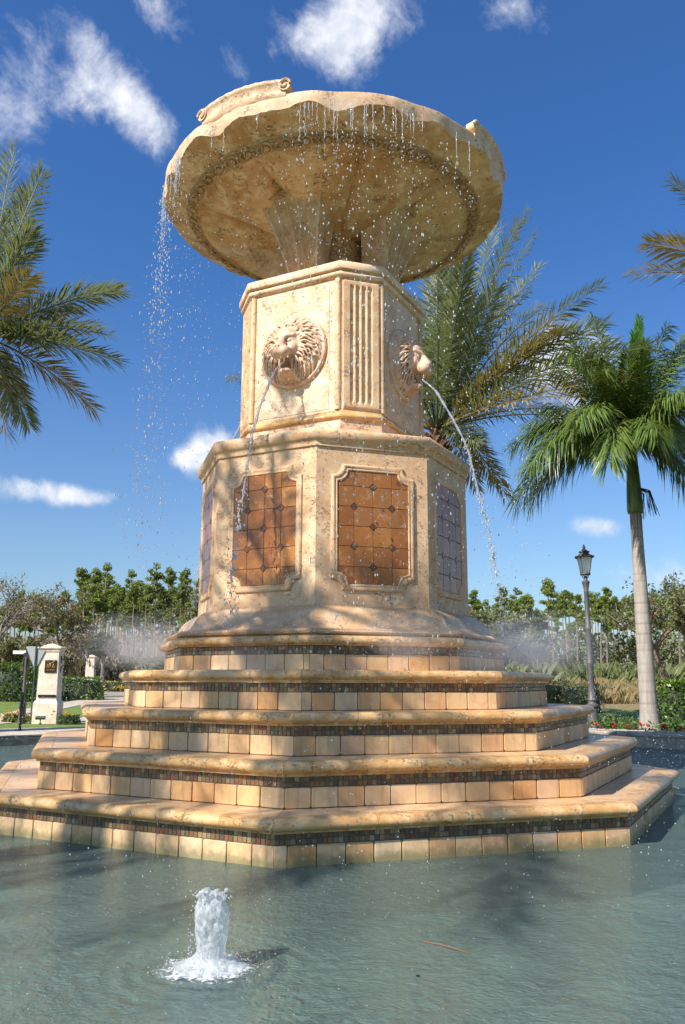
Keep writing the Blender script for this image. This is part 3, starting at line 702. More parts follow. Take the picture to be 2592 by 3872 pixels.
for k in range(4):
    a = off8+k*math.pi/2
    # thin raised field on the lion side
    vs, fs = prism_xz([(-.60, -1.0), (.60, -1.0), (.60, 1.0), (-.60, 1.0)], .0, .008); me_ = mesh_of('face_panel', vs, fs, M['drum'])
    ob('face_panel', me_, drum, (LA*math.sin(a), -LA*math.cos(a), 6.525), a)
    for s in (-1, 1):
        mb = MB(); mb.lathe([(.02, 5.49), (.05, 5.50), (.052, 5.6), (.05, 6.5), (.052, 7.45), (.05, 7.54), (.02, 7.555)], 12)
        x = s*(LH-.045); y = -(LA-.005); ca, sa = math.cos(a), math.sin(a)
        o = mb.build('corner_bead', M['stone'], drum); o.location = (ca*x-sa*y, sa*x+ca*y, 0)
    # fluted panel on the cut corner
    b_ = a+math.pi/4; wch = (CA*0+ (LA-LH)*math.sqrt(2))/2-.03; z0, z1 = 5.50, 7.545; nx, nz = 66, 60; vs = []; fs = []
    for j in range(nz+1):
        z = z0+(z1-z0)*j/nz
        for i in range(nx+1):
            x = -wch+2*wch*i/nx; d = .03
            for fx in (-.143, -.048, .048, .143):
                u = abs(x-fx)/.034; zz = max(0, (z0+.16-z), (z-(z1-.14)))/.034
                q = u*u+zz*zz if zz > 0 else u*u
                if q < 1: d = min(d, .03-.042*math.sqrt(1-q))
            if i in (0, nx) or j in (0, nz): d = 0
            vs.append((x, -d, z))
    for j in range(nz):
        for i in range(nx): q = j*(nx+1)+i; fs.append((q, q+1, q+nx+2, q+nx+1))
    o = mk('fluted_panel', vs, fs, M['stone'], drum, True, 50); o.location = (CA*math.sin(b_), -CA*math.cos(b_), 0); o.rotation_euler.z = b_

# lion mask
def lion_mesh():
    F = Field((-.62, -.03, -.62), (.62, .56, .62), .0105); r = random.Random(3)
    g = np.meshgrid(*[F.lo[k]+F.h*np.arange(F.n[k]) for k in range(3)], indexing='ij')
    rad = np.sqrt(g[0]**2+g[2]**2); F.F = np.maximum(rad-.565, np.maximum(g[1]-.045, -.02-g[1]))
    for k in range(48):
        a = 2*math.pi*k/48; b_ = 2*math.pi*(k+1)/48
        F.cap((.545*math.cos(a), .045, .545*math.sin(a)), (.545*math.cos(b_), .045, .545*math.sin(b_)), .018, .018, .008)
    F.ell((0, .03, .02), (.525, .185, .525), .03)
    # three rings of wavy locks
    for nl, ra, rb, ya, yb, w in ((54, .38, .545, .125, .055, .021), (48, .30, .48, .175, .12, .021), (40, .22, .41, .215, .17, .022)):
        for k in range(nl):
            th = 2*math.pi*(k+r.uniform(-.3, .3))/nl; ph = r.uniform(0, 6.28); cur = r.uniform(.12, .34)*(-1 if math.cos(th) > 0 else 1)
            prev = None
            for i in range(8):
                u = i/7; rr_ = ra+(rb-ra)*u; tt_ = th+cur*u*u+.05*math.sin(ph+5*u)
                p = (rr_*math.cos(tt_), ya+(yb-ya)*u+.035*math.sin(math.pi*u), .03+rr_*math.sin(tt_)-.02*u)
                if prev: F.cap(prev, p, w*(1-.7*(u-1/7)), w*(1-.7*u), .005)
                prev = p
    F.ell((0, .17, .07), (.20, .17, .25), .03); F.ell((0, .24, .20), (.14, .10, .09), .05)
    for s in (-1, 1):
        F.ell((s*.125, .22, -.02), (.085, .10, .10), .035)
        F.cap((s*.04, .345, .135), (s*.145, .275, .165), .034, .026, .02)
        F.ell((s*.205, .17, .29), (.055, .045, .06), .02); F.ell((s*.21, .215, .29), (.03, .03, .035), .015, True)
        for i in range(5):                                                       # tuft over the brow
            F.cap((s*(.02+.035*i), .27-.01*i, .27), (s*(.03+.05*i), .22-.02*i, .37-.012*i), .022, .010, .006)
    F.cap((0, .30, .15), (0, .42, -.04), .055, .072, .03); F.ell((0, .36, -.105), (.135, .13, .10), .035)
    for s in (-1, 1): F.ell((s*.07, .40, -.13), (.085, .09, .085), .02)
    F.ell((0, .20, -.375), (.11, .13, .06), .03); F.ell((0, .275, -.385), (.075, .065, .045), .02)
    F.ell((0, .38, -.275), (.10, .24, .062), .012, True); F.ell((0, .24, -.27), (.08, .13, .08), .015, True)
    for s in (-1, 1):
        F.ell((s*.09, .335, .075), (.05, .045, .036), .015, True); F.ell((s*.09, .300, .075), (.036, .032, .030), .004)
        F.cap((s*.05, .33, .112), (s*.14, .285, .10), .014, .012, .006)
        F.cap((s*.07, .40, -.20), (s*.062, .385, -.285), .02, .006, .005)      # fangs
        for j in range(3): F.cap((s*.13, .33, -.10-.03*j), (s*.05, .47, -.115-.03*j), .006, .005, .004, True)
    F.ell((0, .455, -.06), (.06, .04, .036), .012)
    for s in (-1, 1): F.ell((s*.03, .492, -.072), (.016, .022, .014), .005, True)
    F.cap((0, .49, -.10), (0, .475, -.19), .008, .006, .005, True)
    for i in range(9):                                                           # beard
        x = -.11+.22*i/8; prev = None
        for j in range(5):
            u = j/4; p = (x*(1+.5*u)+.012*math.sin(4*u+i), .19-.12*u, -.39-.11*u)
            if prev: F.cap(prev, p, .022*(1-.6*(u-.25)), .022*(1-.6*u), .005)
            prev = p
    V, fs = F.mesh(); return mesh_of('lion_mask', V, fs, M['lion'], 80)
lion_me = lion_mesh()
lm = bpy.data.objects.new('tmp', lion_me)
# the mask is modelled with +y out of the wall: turn it round
lion_me.transform(Matrix.Rotation(math.pi, 4, 'Z')); bpy.data.objects.remove(lm)
for k in range(4):
    a = off8+k*math.pi/2
    ob('lion_mask', lion_me, drum, (LA*math.sin(a), -LA*math.cos(a), 6.50), a)

# brackets and centre column under the bowl
brk = MB(); lv = 18; rows = []
for j in range(lv+1):
    u = j/lv; fr = u**1.35; A_ = 1.0+.45*fr+.02*math.sin(math.pi*u); w = .24+.33*fr; inn = .62+.1*u; z = 7.79+1.30*u
    if u < .09: A_ += .035; w += .03
    row = []
    for i in range(41):
        s = -1+2*i/40; d = 0
        if .1 < u < .92:
            for f0 in (-.72, -.36, 0, .36, .72):
                q = abs(s-f0)/.15
                if q < 1: d = max(d, .06*math.sqrt(1-q*q))
        row.append((s*w, -(A_-d), z))
    row += [(w*.8, -inn, z), (-w*.8, -inn, z)]; rows.append(row)
top = [(x*1.06, y*1.03, z+.002) for x, y, z in rows[-1]]; rows += [[(x*1.06, y*1.03, z-.075) for x, y, z in rows[-1]]]; rows[-1], rows[-2] = rows[-1], rows[-2]
rows = rows[:-2] + [rows[-1], top]; n = len(rows[0])
brk.add([p for r in rows for p in r], [(j*n+k, j*n+(k+1) % n, (j+1)*n+(k+1) % n, (j+1)*n+k) for j in range(len(rows)-1) for k in range(n)] + [tuple(range(n))[::-1], tuple((len(rows)-1)*n+k for k in range(n))])
o = brk.build('bracket', M['bracket'], FT, angle=40); o.rotation_euler.z = off8
for k in range(1, 4): ob('bracket', o.data, FT, rz=off8+k*math.pi/2)
cc_ = MB(); cc_.lathe([(.55, 7.80), (.5, 7.95), (.47, 8.3), (.55, 8.9)], 32); cc_.build('centre_column', M['ring'], FT)

# bowl
NTH = 256
wave = lambda th: .55*math.cos(18*th+.6)+.35*math.cos(11*th+1.9)+.25*math.cos(29*th+.3)
def bowl_pts():
    prof = [ # r, z, wave on r, wave on z, gadroon
     (.0, 8.72, 0, 0, 0), (.5, 8.74, 0, 0, .2), (.8, 8.82, 0, 0, .6), (1.1, 8.92, 0, 0, .9), (1.45, 9.03, 0, 0, 1), (1.75, 9.11, 0, 0, 1), (2.0, 9.175, 0, 0, .9), (2.15, 9.21, 0, 0, .6), (2.22, 9.222, 0, 0, .2),
     (2.235, 9.205, 0, 0, 0), (2.26, 9.20, 0, 0, 0), (2.29, 9.215, 0, 0, 0), (2.31, 9.245, 0, 0, 0), (2.37, 9.265, .0, .0, 0), (2.42, 9.262, .1, .05, 0), (2.45, 9.285, .2, .1, 0),
     (2.52, 9.33, .5, .25, 0), (2.60, 9.365, .8, .45, 0), (2.68, 9.395, 1, .7, 0), (2.75, 9.415, 1, 1, 0), (2.80, 9.425, 1, 1, 0), (2.812, 9.43, 1, 1, 0), (2.828, 9.52, .6, .4, 0), (2.84, 9.60, .35, .15, 0), (2.835, 9.63, .3, .1, 0),
     (2.80, 9.645, .3, .1, 0), (2.72, 9.63, .2, .1, 0), (2.66, 9.58, 0, 0, 0), (2.4, 9.45, 0, 0, 0), (1.4, 9.3, 0, 0, 0), (0, 9.25, 0, 0, 0)]
    R = random.Random(8); jit = [R.gauss(0, .006) for _ in range(NTH)]
    vs = []
    for r, z, wr, wz, gd in prof:
        for k in range(NTH):
            th = 2*math.pi*k/NTH; w = wave(th); g = gd*(.24*abs(math.cos(4*th+.4))**.55-.14)
            vs.append(((r+wr*(.05*w+jit[k]))*math.sin(th), -(r+wr*(.05*w+jit[k]))*math.cos(th), z-g+wz*(.06*w+.8*jit[(k*7) % NTH])))
    m = len(prof); fs = [(i*NTH+k, i*NTH+(k+1) % NTH, (i+1)*NTH+(k+1) % NTH, (i+1)*NTH+k) for i in range(m-1) for k in range(NTH)]
    return vs, fs
vs, fs = bowl_pts(); bowl = mk('bowl', vs, fs, None, FT, True, 28, mats=[M['bowl'], M['lip']], midx=[1 if 21 <= i//NTH <= 25 else 0 for i in range(len(fs))])
band = MB(); band.lathe([(2.24, 9.203), (2.26, 9.190), (2.36, 9.236), (2.45, 9.270), (2.46, 9.285)], 128, cap=False); band.build('ring_band', M['ring'], bowl)
# ring of rosettes under the rim
ros = MB()
ros.tube([(.075*math.cos(2*math.pi*k/14), .075*math.sin(2*math.pi*k/14), 0) for k in range(15)], .02, 6, cap=False)
ros.lathe([(.045, .0), (.042, -.03), (.02, -.045), (.0, -.048)], 10)
ros_me = ros.build('rosette', M['ring'], None); rd = ros_me.data; bpy.data.objects.remove(ros_me)
lfm = MB()
for s in (-1, 1):
    lfm.tube([(0, 0, -.01), (s*.03, .05, -.03), (s*.065, .06, -.02), (s*.075, .02, -.01), (s*.045, .0, -.012)], [.012, .02, .018, .014, .008], 5)
    lfm.tube([(0, 0, -.01), (s*.03, -.05, -.03), (s*.065, -.06, -.02)], [.012, .018, .01], 5)
lo_ = lfm.build('leaf_scroll', M['ring'], None); ld = lo_.data; bpy.data.objects.remove(lo_)
for k in range(96):
    th = 2*math.pi*k/96
    o = ob('rosette' if k % 2 else 'leaf_scroll', rd if k % 2 else ld, bowl, (2.355*math.sin(th), -2.355*math.cos(th), 9.222), th); o.rotation_euler = (math.radians(-18), 0, th)
# raised scroll lips above the lion sides
def scroll_lip():
    mb = MB(); h = math.radians(14.5); n = 26; prof = [(2.80, 9.56), (2.845, 9.60), (2.85, 9.70), (2.845, 9.80), (2.87, 9.825), (2.885, 9.855), (2.875, 9.885), (2.845, 9.895), (2.81, 9.885), (2.79, 9.85), (2.785, 9.75), (2.74, 9.60)]
    m = len(prof); vs = []
    for i in range(n+1):
        th = -h+2*h*i/n; arch = -.05*(abs(i/n*2-1)**2)
        vs += [(r*math.sin(th), -r*math.cos(th), z+(arch if z > 9.65 else 0)+(.006*math.sin(i*2.2) if z > 9.8 else 0)) for r, z in prof]
    fs = [(i*m+j, i*m+(j+1) % m, (i+1)*m+(j+1) % m, (i+1)*m+j)[::-1] for i in range(n) for j in range(m)] + [tuple(range(m)), tuple(n*m+j for j in range(m))[::-1]]
    mb.add(vs, fs)
    for s in (-1, 1):      # volutes at both ends
        th = s*(h-.005); e1 = Vector((math.cos(th), math.sin(th), 0)); c = Vector((2.85*math.sin(th), -2.85*math.cos(th), 9.76)); nrm = Vector((math.sin(th), -math.cos(th), 0)); up = Vector((0, 0, 1))
        pts = [c+nrm*.03+(e1*s*math.cos(q)+up*math.sin(q))*(.085-.0105*q) for q in [.35*i_ for i_ in range(20)]]
        mb.tube(pts, [.022]*12+[.02-.0015*i_ for i_ in range(8)], 6)
        mb.add([c+nrm*d+(e1*math.cos(2*math.pi*i_/14)+up*math.sin(2*math.pi*i_/14))*.088 for d in (-.11, .022) for i_ in range(14)], [(i_, (i_+1) % 14, 14+(i_+1) % 14, 14+i_) for i_ in range(14)]+[tuple(range(14))[::-1], tuple(range(14, 28))])
    return mb
o = scroll_lip().build('scroll_lip', M['lip'], bowl, angle=50); o.rotation_euler.z = off8
for k in range(1, 4): ob('scroll_lip', o.data, bowl, rz=off8+k*math.pi/2)
# ------------------------------------------------------------------ palms
UP = Vector((0, 0, 1))
def frond_mesh(B, C, T, r, n=58, lmax=.62, lw=.034, mat='date', plumose=False, dry=.15, lift=.45, hang=.25, stem=.04, start=.14, name='frond'):
    """a feather leaf: curved stem from B towards C ending at T, with a leaflet at every step on both sides"""
    B, C, T = Vector(B), Vector(C), Vector(T); mb = MB()
    pos = lambda u: B*(1-u)**2 + C*2*u*(1-u) + T*u*u
    tan = lambda u: ((C-B)*(1-u) + (T-C)*u).normalized()
    K = 10; mb.tube([pos(i/K) for i in range(K+1)], [stem*(1-.88*i/K)+.003 for i in range(K+1)], 5, a=.5)
    roll = r.uniform(-.5, .5)
    for i in range(n):
        u = start + (1-start)*(i+.5)/n; p = pos(u); t_ = tan(u); s = t_.cross(UP)
        s = s.normalized() if s.length > .05 else Vector((1, 0, 0)); nr = s.cross(t_).normalized()
        s, nr = s*math.cos(roll)+nr*math.sin(roll), nr*math.cos(roll)-s*math.sin(roll)
        ln = lmax*(.35+.65*math.sin(math.pi*min(1, (.12+.80*(u-start)/(1-start))))**.7)
        al = math.radians(66-34*u)
        for sd in (-1, 1):
            lf = (r.choice((-.25, .15, .5, .95)) if not plumose else r.choice((-.5, 0, .35, .9)))+r.uniform(-.18, .18); a_ = al+r.uniform(-.09, .09)
            d = (t_*math.cos(a_) + (s*sd*math.cos(lf)+nr*math.sin(lf))*math.sin(a_)).normalized()
            L = ln*r.uniform(.85, 1.12); w = d.cross(nr if abs(d.dot(nr)) < .9 else t_).normalized()*lw*(.5+.5*L/lmax)
            m_ = p+d*L*.45-UP*hang*L*.12; e = p+d*L*.95-UP*hang*L*(.5+.3*r.random())
            v = r.uniform(.05, .95); tipv = 1+r.random()*.95 if r.random() < dry else v
            k = len(mb.v); mb.v += [tuple(p), tuple(m_+w*.5), tuple(m_-w*.5), tuple(e)]; mb.f += [(k, k+2, k+1), (k+1, k+2, k+3)]; mb.a += [v, v, v, tipv]; mb.m += [0, 0]
    return mb.build(name, M[mat], None, False, attr=True)
def to_local(p, base): return Vector(p)-Vector(base)
def palm_trunk(root, H, r0, r1, lean=(0, 0)):
    mb = MB(); K = 46; N = 14; vs = []; fs = []; at = []
    for j in range(K+1):
        u = j/K; z = H*u; rr_ = r0+(r1-r0)*u+(.10*math.exp(-u*9))
        for k in range(N):
            a = 2*math.pi*k/N; knob = .028*(1 if (k+j) % 2 else -1)
            vs.append((lean[0]*u*u+(rr_+knob)*math.cos(a), lean[1]*u*u+(rr_+knob)*math.sin(a), z))
    fs = [(j*N+k, j*N+(k+1) % N, (j+1)*N+(k+1) % N, (j+1)*N+k) for j in range(K) for k in range(N)]
    mk('trunk', vs, fs, M['date_bark'], root, False)
    r = random.Random(int(H*100)); b = MB()                         # old leaf bases under the crown
    for i in range(60):
        a = r.uniform(0, 6.28); z = H-r.uniform(0, 1.3); q = .9-.25*r.random()
        b.tube([(r1*.8*math.cos(a)+lean[0], r1*.8*math.sin(a)+lean[1], z), ((r1+.22)*math.cos(a)+lean[0], (r1+.22)*math.sin(a)+lean[1], z+.3*q)], [.07, .03], 5)
    b.build('leaf_base', M['date_bark'], root, False)
def date_palm(label, base, H, listed, nrand, seed, length=5.6, elev=(-.5, 1.35), group=None, r1=.24, azr=None):
    r = random.Random(seed); root = thing('date_palm', label, 'palm tree', base, group=group); palm_trunk(root, H, .30, r1)
    top = Vector((0, 0, H-.15))
    def place(o): o.parent = root; o.name = 'frond'
    for spec in listed:                                             # fronds that the photograph shows one by one
        tip, rise, mat = spec[:3]; T = Vector(tip)-Vector(base); d = T-top; L = d.length
        B = top+Vector((d.x, d.y, 0)).normalized()*.15
        place(frond_mesh(B, top+d*.5+UP*L*rise, T, r, 82, .95, .056, mat, False, .45 if mat == 'date_old' else .12, r.uniform(.35, .6), .22))
    for spec in listed[::2]:
        tip, rise, mat = spec[:3]; T = Vector(tip)-Vector(base)+Vector((r.uniform(-.9, .3), r.uniform(-1.5, 1.5), r.uniform(-.9, .7))); d = T-top; L = d.length*.94; T = top+d*.94
        place(frond_mesh(top+Vector((d.x, d.y, 0)).normalized()*.15, top+d*.5+UP*L*rise, T, r, 78, .90, .056, mat if r.random() < .6 else 'date', False, .2, .4, .22))
    for i in range(nrand):
        e = elev[0]+(elev[1]-elev[0])*((i+.5)/nrand)**.9; a = i*2.39996+r.uniform(-.3, .3); L = length*r.uniform(.85, 1.08)
        if azr and azr(a): continue
        d = Vector((math.cos(a)*math.cos(e), math.sin(a)*math.cos(e), math.sin(e)))
        dr = .20*L*math.cos(e); T = top+d*L-UP*dr; B = top+Vector((d.x, d.y, 0))*.18
        mat = 'date_old' if e < -.05 and r.random() < .6 else 'date'
        place(frond_mesh(B, top+d*L*.55+UP*dr*.35, T, r, 78, .90, .056, mat, False, .3 if e < .2 else .1, r.uniform(.3, .6), .22))
    return root
AD = at_depth
bx, by = 3.55, 14.2; bz = gz(bx, by)
date_palm('date palm with olive fronds rising behind the fountain drum', (bx, by, bz), 9.9, [
 (AD(1990, 800, 13.2), .10, 'date'), (AD(2025, 880, 14.4), .09, 'date'), (AD(2042, 1010, 15.5), .09, 'date'), (AD(1880, 860, 15.5), .06, 'date'), (AD(1790, 880, 12.0), .05, 'date'),
 (AD(2270, 1080, 12.6), .10, 'date'), (AD(2285, 1225, 10.8), .09, 'date'), (AD(2320, 1300, 9.8), .08, 'date'), (AD(2415, 1435, 9.2), .10, 'date_old'),
 (AD(2200, 1500, 9.6), .12, 'date_old'), (AD(2215, 1560, 15.5), .14, 'date_old'), (AD(1810, 1675, 12.5), .14, 'date'), (AD(1910, 1865, 16.2), .32, 'date_old'), (AD(1870, 1830, 17.0), .36, 'date'),
 (AD(868, 1430, 14.6), .10, 'date'), (AD(1700, 900, 16.5), .04, 'date'), (AD(2110, 1210, 10.8), .06, 'date_old'), (AD(2060, 1190, 16.5), .06, 'date'), (AD(1640, 880, 12.8), .03, 'date'), (AD(1760, 1000, 10.5), .03, 'date'), (AD(1880, 1090, 11.0), .04, 'date')],
 30, 11, 6.2, (.25, 1.45), azr=lambda a: -.9 < math.sin(a) and math.cos(a) > .86)
date_palm('date palm reaching in from the left edge of the picture', (-10.2, 9.7, gz(10.2, 9.7)), 11.2, [
 (AD(160, 655, 9.2), .08, 'date'), (AD(55, 560, 10.2), .08, 'date'), (AD(118, 870, 8.6), .12, 'date'), (AD(95, 720, 11.5), .09, 'date'), (AD(452, 1098, 9.6), .10, 'date'), (AD(352, 1240, 10.8), .10, 'date_old'),
 (AD(438, 1365, 9.0), .10, 'date'), (AD(352, 1545, 9.8), .14, 'date_old'), (AD(70, 1480, 10.6), .12, 'date_old'), (AD(110, 1050, 8.0), .05, 'date_old'), (AD(20, 1640, 9.0), .2, 'date_old'), (AD(300, 1180, 11.4), .06, 'date_old'), (AD(330, 1330, 8.2), .10, 'date')],
 26, 21, 4.9, (-.3, 1.3), azr=lambda a: math.cos(a) > .35)
date_palm('date palm with two frond tips showing at the right edge', (12.6, 9.0, gz(12.6, 9)), 12.6, [
 (AD(2462, 925, 9.0), .12, 'date_old'), (AD(2545, 690, 9.6), .10, 'date')], 30, 31, 4.2, (-.2, 1.3), azr=lambda a: math.cos(a) < -.05)
# one more palm of the ring stands behind the photographer's left; its shade dapples the steps
date_palm('tall date palm behind the camera whose shade dapples the fountain body', (-9.3, -9.9, gz(9.3, 9.9)), 12.7, [], 22, 41, 5.6, (-.95, .45))

# royal palm
RB_ = Vector((8.95, 11.05, gz(8.95, 11.05))); rp = thing('royal_palm', 'royal palm with smooth ringed grey trunk and green crownshaft', 'palm tree', RB_)
prof = []; att = []; K = 150
for j in range(K+1):
    u = j/K; z = 6.3*u; rad = .215+.10*math.exp(-z*2.6)+.022*math.sin(z*.7+.6)-.004*z; ringp = (z*4.1+.3*math.sin(z*3)) % 1.0
    groove = math.exp(-((ringp-.5)/.07)**2); prof.append((rad-.006*groove, z, groove*(1 if z > .7 else .3)))
N = 28; vs = [(r_*math.cos(2*math.pi*k/N), r_*math.sin(2*math.pi*k/N), z) for r_, z, _ in prof for k in range(N)]
at = [g for _, _, g in prof for k in range(N)]
fs = [(j*N+k, j*N+(k+1) % N, (j+1)*N+(k+1) % N, (j+1)*N+k) for j in range(K) for k in range(N)]
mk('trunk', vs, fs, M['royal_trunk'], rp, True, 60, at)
mb = MB(); mb.lathe([(.218, 6.27), (.235, 6.33), (.23, 6.6), (.20, 7.2), (.165, 7.8), (.13, 8.4), (.09, 8.9)], 22); mb.build('crownshaft', M['crownshaft'], rp)
r = random.Random(77); top = Vector((0, 0, 8.3))
royal = [ # tip px, depth, rise, bow, mat
 ((1965, 1775), 10.6, .36, 'royal'), ((2010, 1890), 11.6, .42, 'royal'), ((1990, 1660), 11.2, .28, 'royal'), ((2060, 1540), 12.0, .2, 'royal'), ((2160, 1300), 10.0, .12, 'royal'), ((2240, 1200), 12.2, .08, 'royal'), ((2150, 1450), 12.6, .16, 'royal'), ((2190, 1560), 9.4, .26, 'royal'),
 ((2418, 1205), 10.4, .0, 'royal_new'), ((2400, 1262), 10.0, .0, 'royal_new'), ((2440, 1290), 10.2, .02, 'royal_new'), ((2520, 1240), 10.4, .04, 'royal'), ((2650, 1300), 11.6, .10, 'royal'), ((2720, 1500), 10.4, .20, 'royal'), ((2760, 1760), 11.4, .34, 'royal'),
 ((2640, 1860), 10.0, .42, 'royal'), ((2300, 1750), 8.3, .34, 'royal'), ((2490, 1640), 8.0, .22, 'royal'), ((2560, 1700), 13.6, .3, 'royal'), ((2330, 1420), 13.5, .1, 'royal'), ((2440, 1330), 8.6, .06, 'royal'), ((2280, 1400), 9.0, .12, 'royal'), ((2350, 1650), 14.0, .3, 'royal'), ((2600, 1480), 8.4, .16, 'royal'), ((2200, 1700), 13.0, .34, 'royal')]
extra = []
for (px, py), dep, rise, mat in royal:
    if mat == 'royal': extra.append(((px+r.uniform(-70, 70), py+r.uniform(-60, 70)), dep+r.uniform(-1.2, 1.2), rise*r.uniform(.9, 1.15), mat))
for (px, py), dep, rise, mat in royal+extra:
    T = AD(px, py, dep)-RB_; d = T-top; L = max(d.length, 2.6); B = Vector((0, 0, 8.25))+Vector((d.x, d.y, 0)).normalized()*.06
    o = frond_mesh(B, top+d*.5+UP*L*(rise+.08), T, r, 130, .98 if mat == 'royal' else .42, .048, mat, True, .04, .3, .85 if mat == 'royal' else .1, .045, .12)
    o.parent = rp
# hanging flower stalk remains under the crownshaft
mb = MB()
for i in range(22):
    a = r.uniform(-1.2, .9); q = Vector((math.cos(a), math.sin(a), 0)); mb.tube([q*.2+UP*7.0, q*.45+UP*6.9, q*.55+UP*6.4+Vector((r.uniform(-.15, .15), r.uniform(-.15, .15), -.3*r.random()))], [.012, .012, .008], 4)
mb.build('seed_stalk', M['dark_hedge'], rp, False, attr=True)

# ------------------------------------------------------------------ lamp post
lp = thing('street_lamp', 'dark iron lamp post with glass lantern beside the ringed palm trunk', 'street lamp', (7.57, 11.72, gz(7.57, 11.72)))
mb = MB(); mb.lathe([(.235, 0), (.235, .05), (.21, .07), (.19, .12), (.165, .35), (.14, .58), (.13, .68), (.19, .70), (.20, .74), (.15, .77), (.125, .80), (.125, .86), (.15, .88), (.15, .91), (.115, .94), (.098, 1.2), (.092, 1.9), (.10, 1.92), (.10, 1.96), (.09, 1.98), (.082, 2.92), (.092, 2.94), (.092, 2.98), (.078, 3.0), (.066, 4.0), (.075, 4.02), (.075, 4.05), (.066, 4.07), (.10, 4.26), (.115, 4.30), (.115, 4.33), (.075, 4.36), (.045, 4.42), (.035, 4.5)], 18)
mb.build('post', M['lamp_iron'], lp, angle=50)
mb = MB()
for k in range(4):
    a = math.pi/4+k*math.pi/2; mb.tube([(.03*math.cos(a), .03*math.sin(a), 4.40), (.09*math.cos(a), .09*math.sin(a), 4.46), (.13*math.cos(a), .13*math.sin(a), 4.54)], .012, 5)
    mb.tube([(.145*math.cos(a), .145*math.sin(a), 4.54), (.235*math.cos(a), .235*math.sin(a), 5.06)], .014, 5)
    mb.tube([(.235*math.cos(a), .235*math.sin(a), 5.02), (.30*math.cos(a), .30*math.sin(a), 5.06), (.315*math.cos(a), .315*math.sin(a), 5.10)], .012, 5)
mb.lathe([(.15, 4.53), (.16, 4.55), (.15, 4.57)], 16); mb.build('lantern_frame', M['lamp_iron'], lp)
mb = MB(); mb.lathe([(.27, 5.05), (.29, 5.07), (.275, 5.095), (.2, 5.13), (.14, 5.17), (.125, 5.2), (.165, 5.215), (.16, 5.235), (.09, 5.27), (.05, 5.31), (.03, 5.33), (.05, 5.355), (.045, 5.385), (.02, 5.41), (.03, 5.43), (.0, 5.46)], 20); mb.build('roof', M['lamp_iron'], lp, angle=50)
mb = MB(); mb.lathe([(.14, 4.57), (.22, 5.05)], 4 if False else 20, cap=False); mb.build('glass', M['glass'], lp)

# ------------------------------------------------------------------ gate side: pillars, signs, posts
def text_mesh(body, size, mat, parent, loc, name='lettering', ex=.004):
    cu = bpy.data.curves.new(name, 'FONT'); cu.body = body; cu.size = size; cu.align_x = 'CENTER'; cu.extrude = ex
    o = bpy.data.objects.new(name, cu); COL.objects.link(o); bpy.context.view_layer.update()
    me_ = bpy.data.meshes.new_from_object(o.evaluated_get(bpy.context.evaluated_depsgraph_get())); bpy.data.objects.remove(o)
    me_.materials.clear(); me_.materials.append(mat); o = ob(name, me_, parent, loc); o.rotation_euler = (math.pi/2, 0, 0); return o
def pillar(label, base, rz, s=1.0):
    p = thing('gate_pillar', label, 'pillar', base, rz); p.scale = (.92, .92, 1); mb = MB()
    def sq(prof): 
        vs = [(x*r_, y*r_, z) for r_, z in prof for x, y in ((-1, -1), (1, -1), (1, 1), (-1, 1))]
        mb.add(vs, [(i*4+k, i*4+(k+1) % 4, (i+1)*4+(k+1) % 4, (i+1)*4+k) for i in range(len(prof)-1) for k in range(4)]+[(3, 2, 1, 0), tuple(4*(len(prof)-1)+k for k in range(4))])
    sq([(.42, -.1), (.42, .62), (.40, .68), (.365, .72), (.355, .74), (.335, 2.26)]); mb.build('shaft', M['pillar'], p, False)
    mb = MB(); sq([(.35, 2.255), (.36, 2.27), (.37, 2.33), (.395, 2.36), (.415, 2.37), (.415, 2.40), (.40, 2.412), (.01, 2.54)]); mb.build('cap', M['pillar'], p, False)
    return p
def wall_bracket(p, side=1, arm=.75):
    mb = MB(); x0 = .34*side; mb.box((x0+.012*side, 0, 2.02), (.03, .07, .24)); mb.tube([(x0, 0, 2.03), (x0+arm*side, 0, 2.03)], .017, 6)
    mb.lathe([(.0, -.05), (.045, -.03), (.045, .03), (.0, .05)], 8, (x0+.33*side, 0, 2.03))
    mb.tube([(x0+arm*side, 0, 2.0), (x0+(arm+.05)*side, 0, 2.12), (x0+(arm+.11)*side, 0, 2.2), (x0+(arm+.16)*side, 0, 2.2)], [.03, .025, .02, .012], 6)
    mb.tube([(x0, 0, 1.72), (x0+.05*side, 0, 1.8), (x0+.17*side, 0, 1.93), (x0+.32*side, 0, 1.985), (x0+.43*side, 0, 1.95), (x0+.45*side, 0, 1.87), (x0+.38*side, 0, 1.81), (x0+.22*side, 0, 1.83), (x0+.12*side, 0, 1.84)], .014, 5)
    mb.lathe([(.0, -.03), (.03, 0), (.0, .03)], 6, (x0+.29*side, 0, 1.89)); mb.box((x0+.012*side, 0, 1.7), (.03, .05, .2))
    return mb.build('lantern_bracket', M['iron'], p)
P1 = (-9.17, 14.95); p1 = pillar('near pale stone gate pillar with bronze crest plaque', (*P1, gz(*P1)), .06)
pq = MB(); pq.box((.085, -.352, 1.79), (.40, .03, .40)); o = pq.build('plaque', M['bronze'], p1)
mb = MB()
for s in (-1, 1): mb.tube([(.085-s*.13, -.372, 1.82), (.085+s*.14, -.372, 1.965)], .007, 4)
mb.lathe([(.0, -.01), (.05, -.008), (.05, .004), (.0, .006)], 12, (.085, -.372, 1.88)); mb.v = [(x, y, z) for x, y, z in mb.v]
for s in (-1, 1): mb.tube([(.085+s*.06, -.373, 1.79), (.085+s*.10, -.373, 1.83), (.085+s*.115, -.373, 1.88), (.085+s*.085, -.373, 1.86)], [.01, .02, .022, .01], 5); mb.tube([(.085+s*.02, -.372, 1.775), (.085+s*.1, -.372, 1.765), (.085+s*.15, -.372, 1.785)], .008, 4)
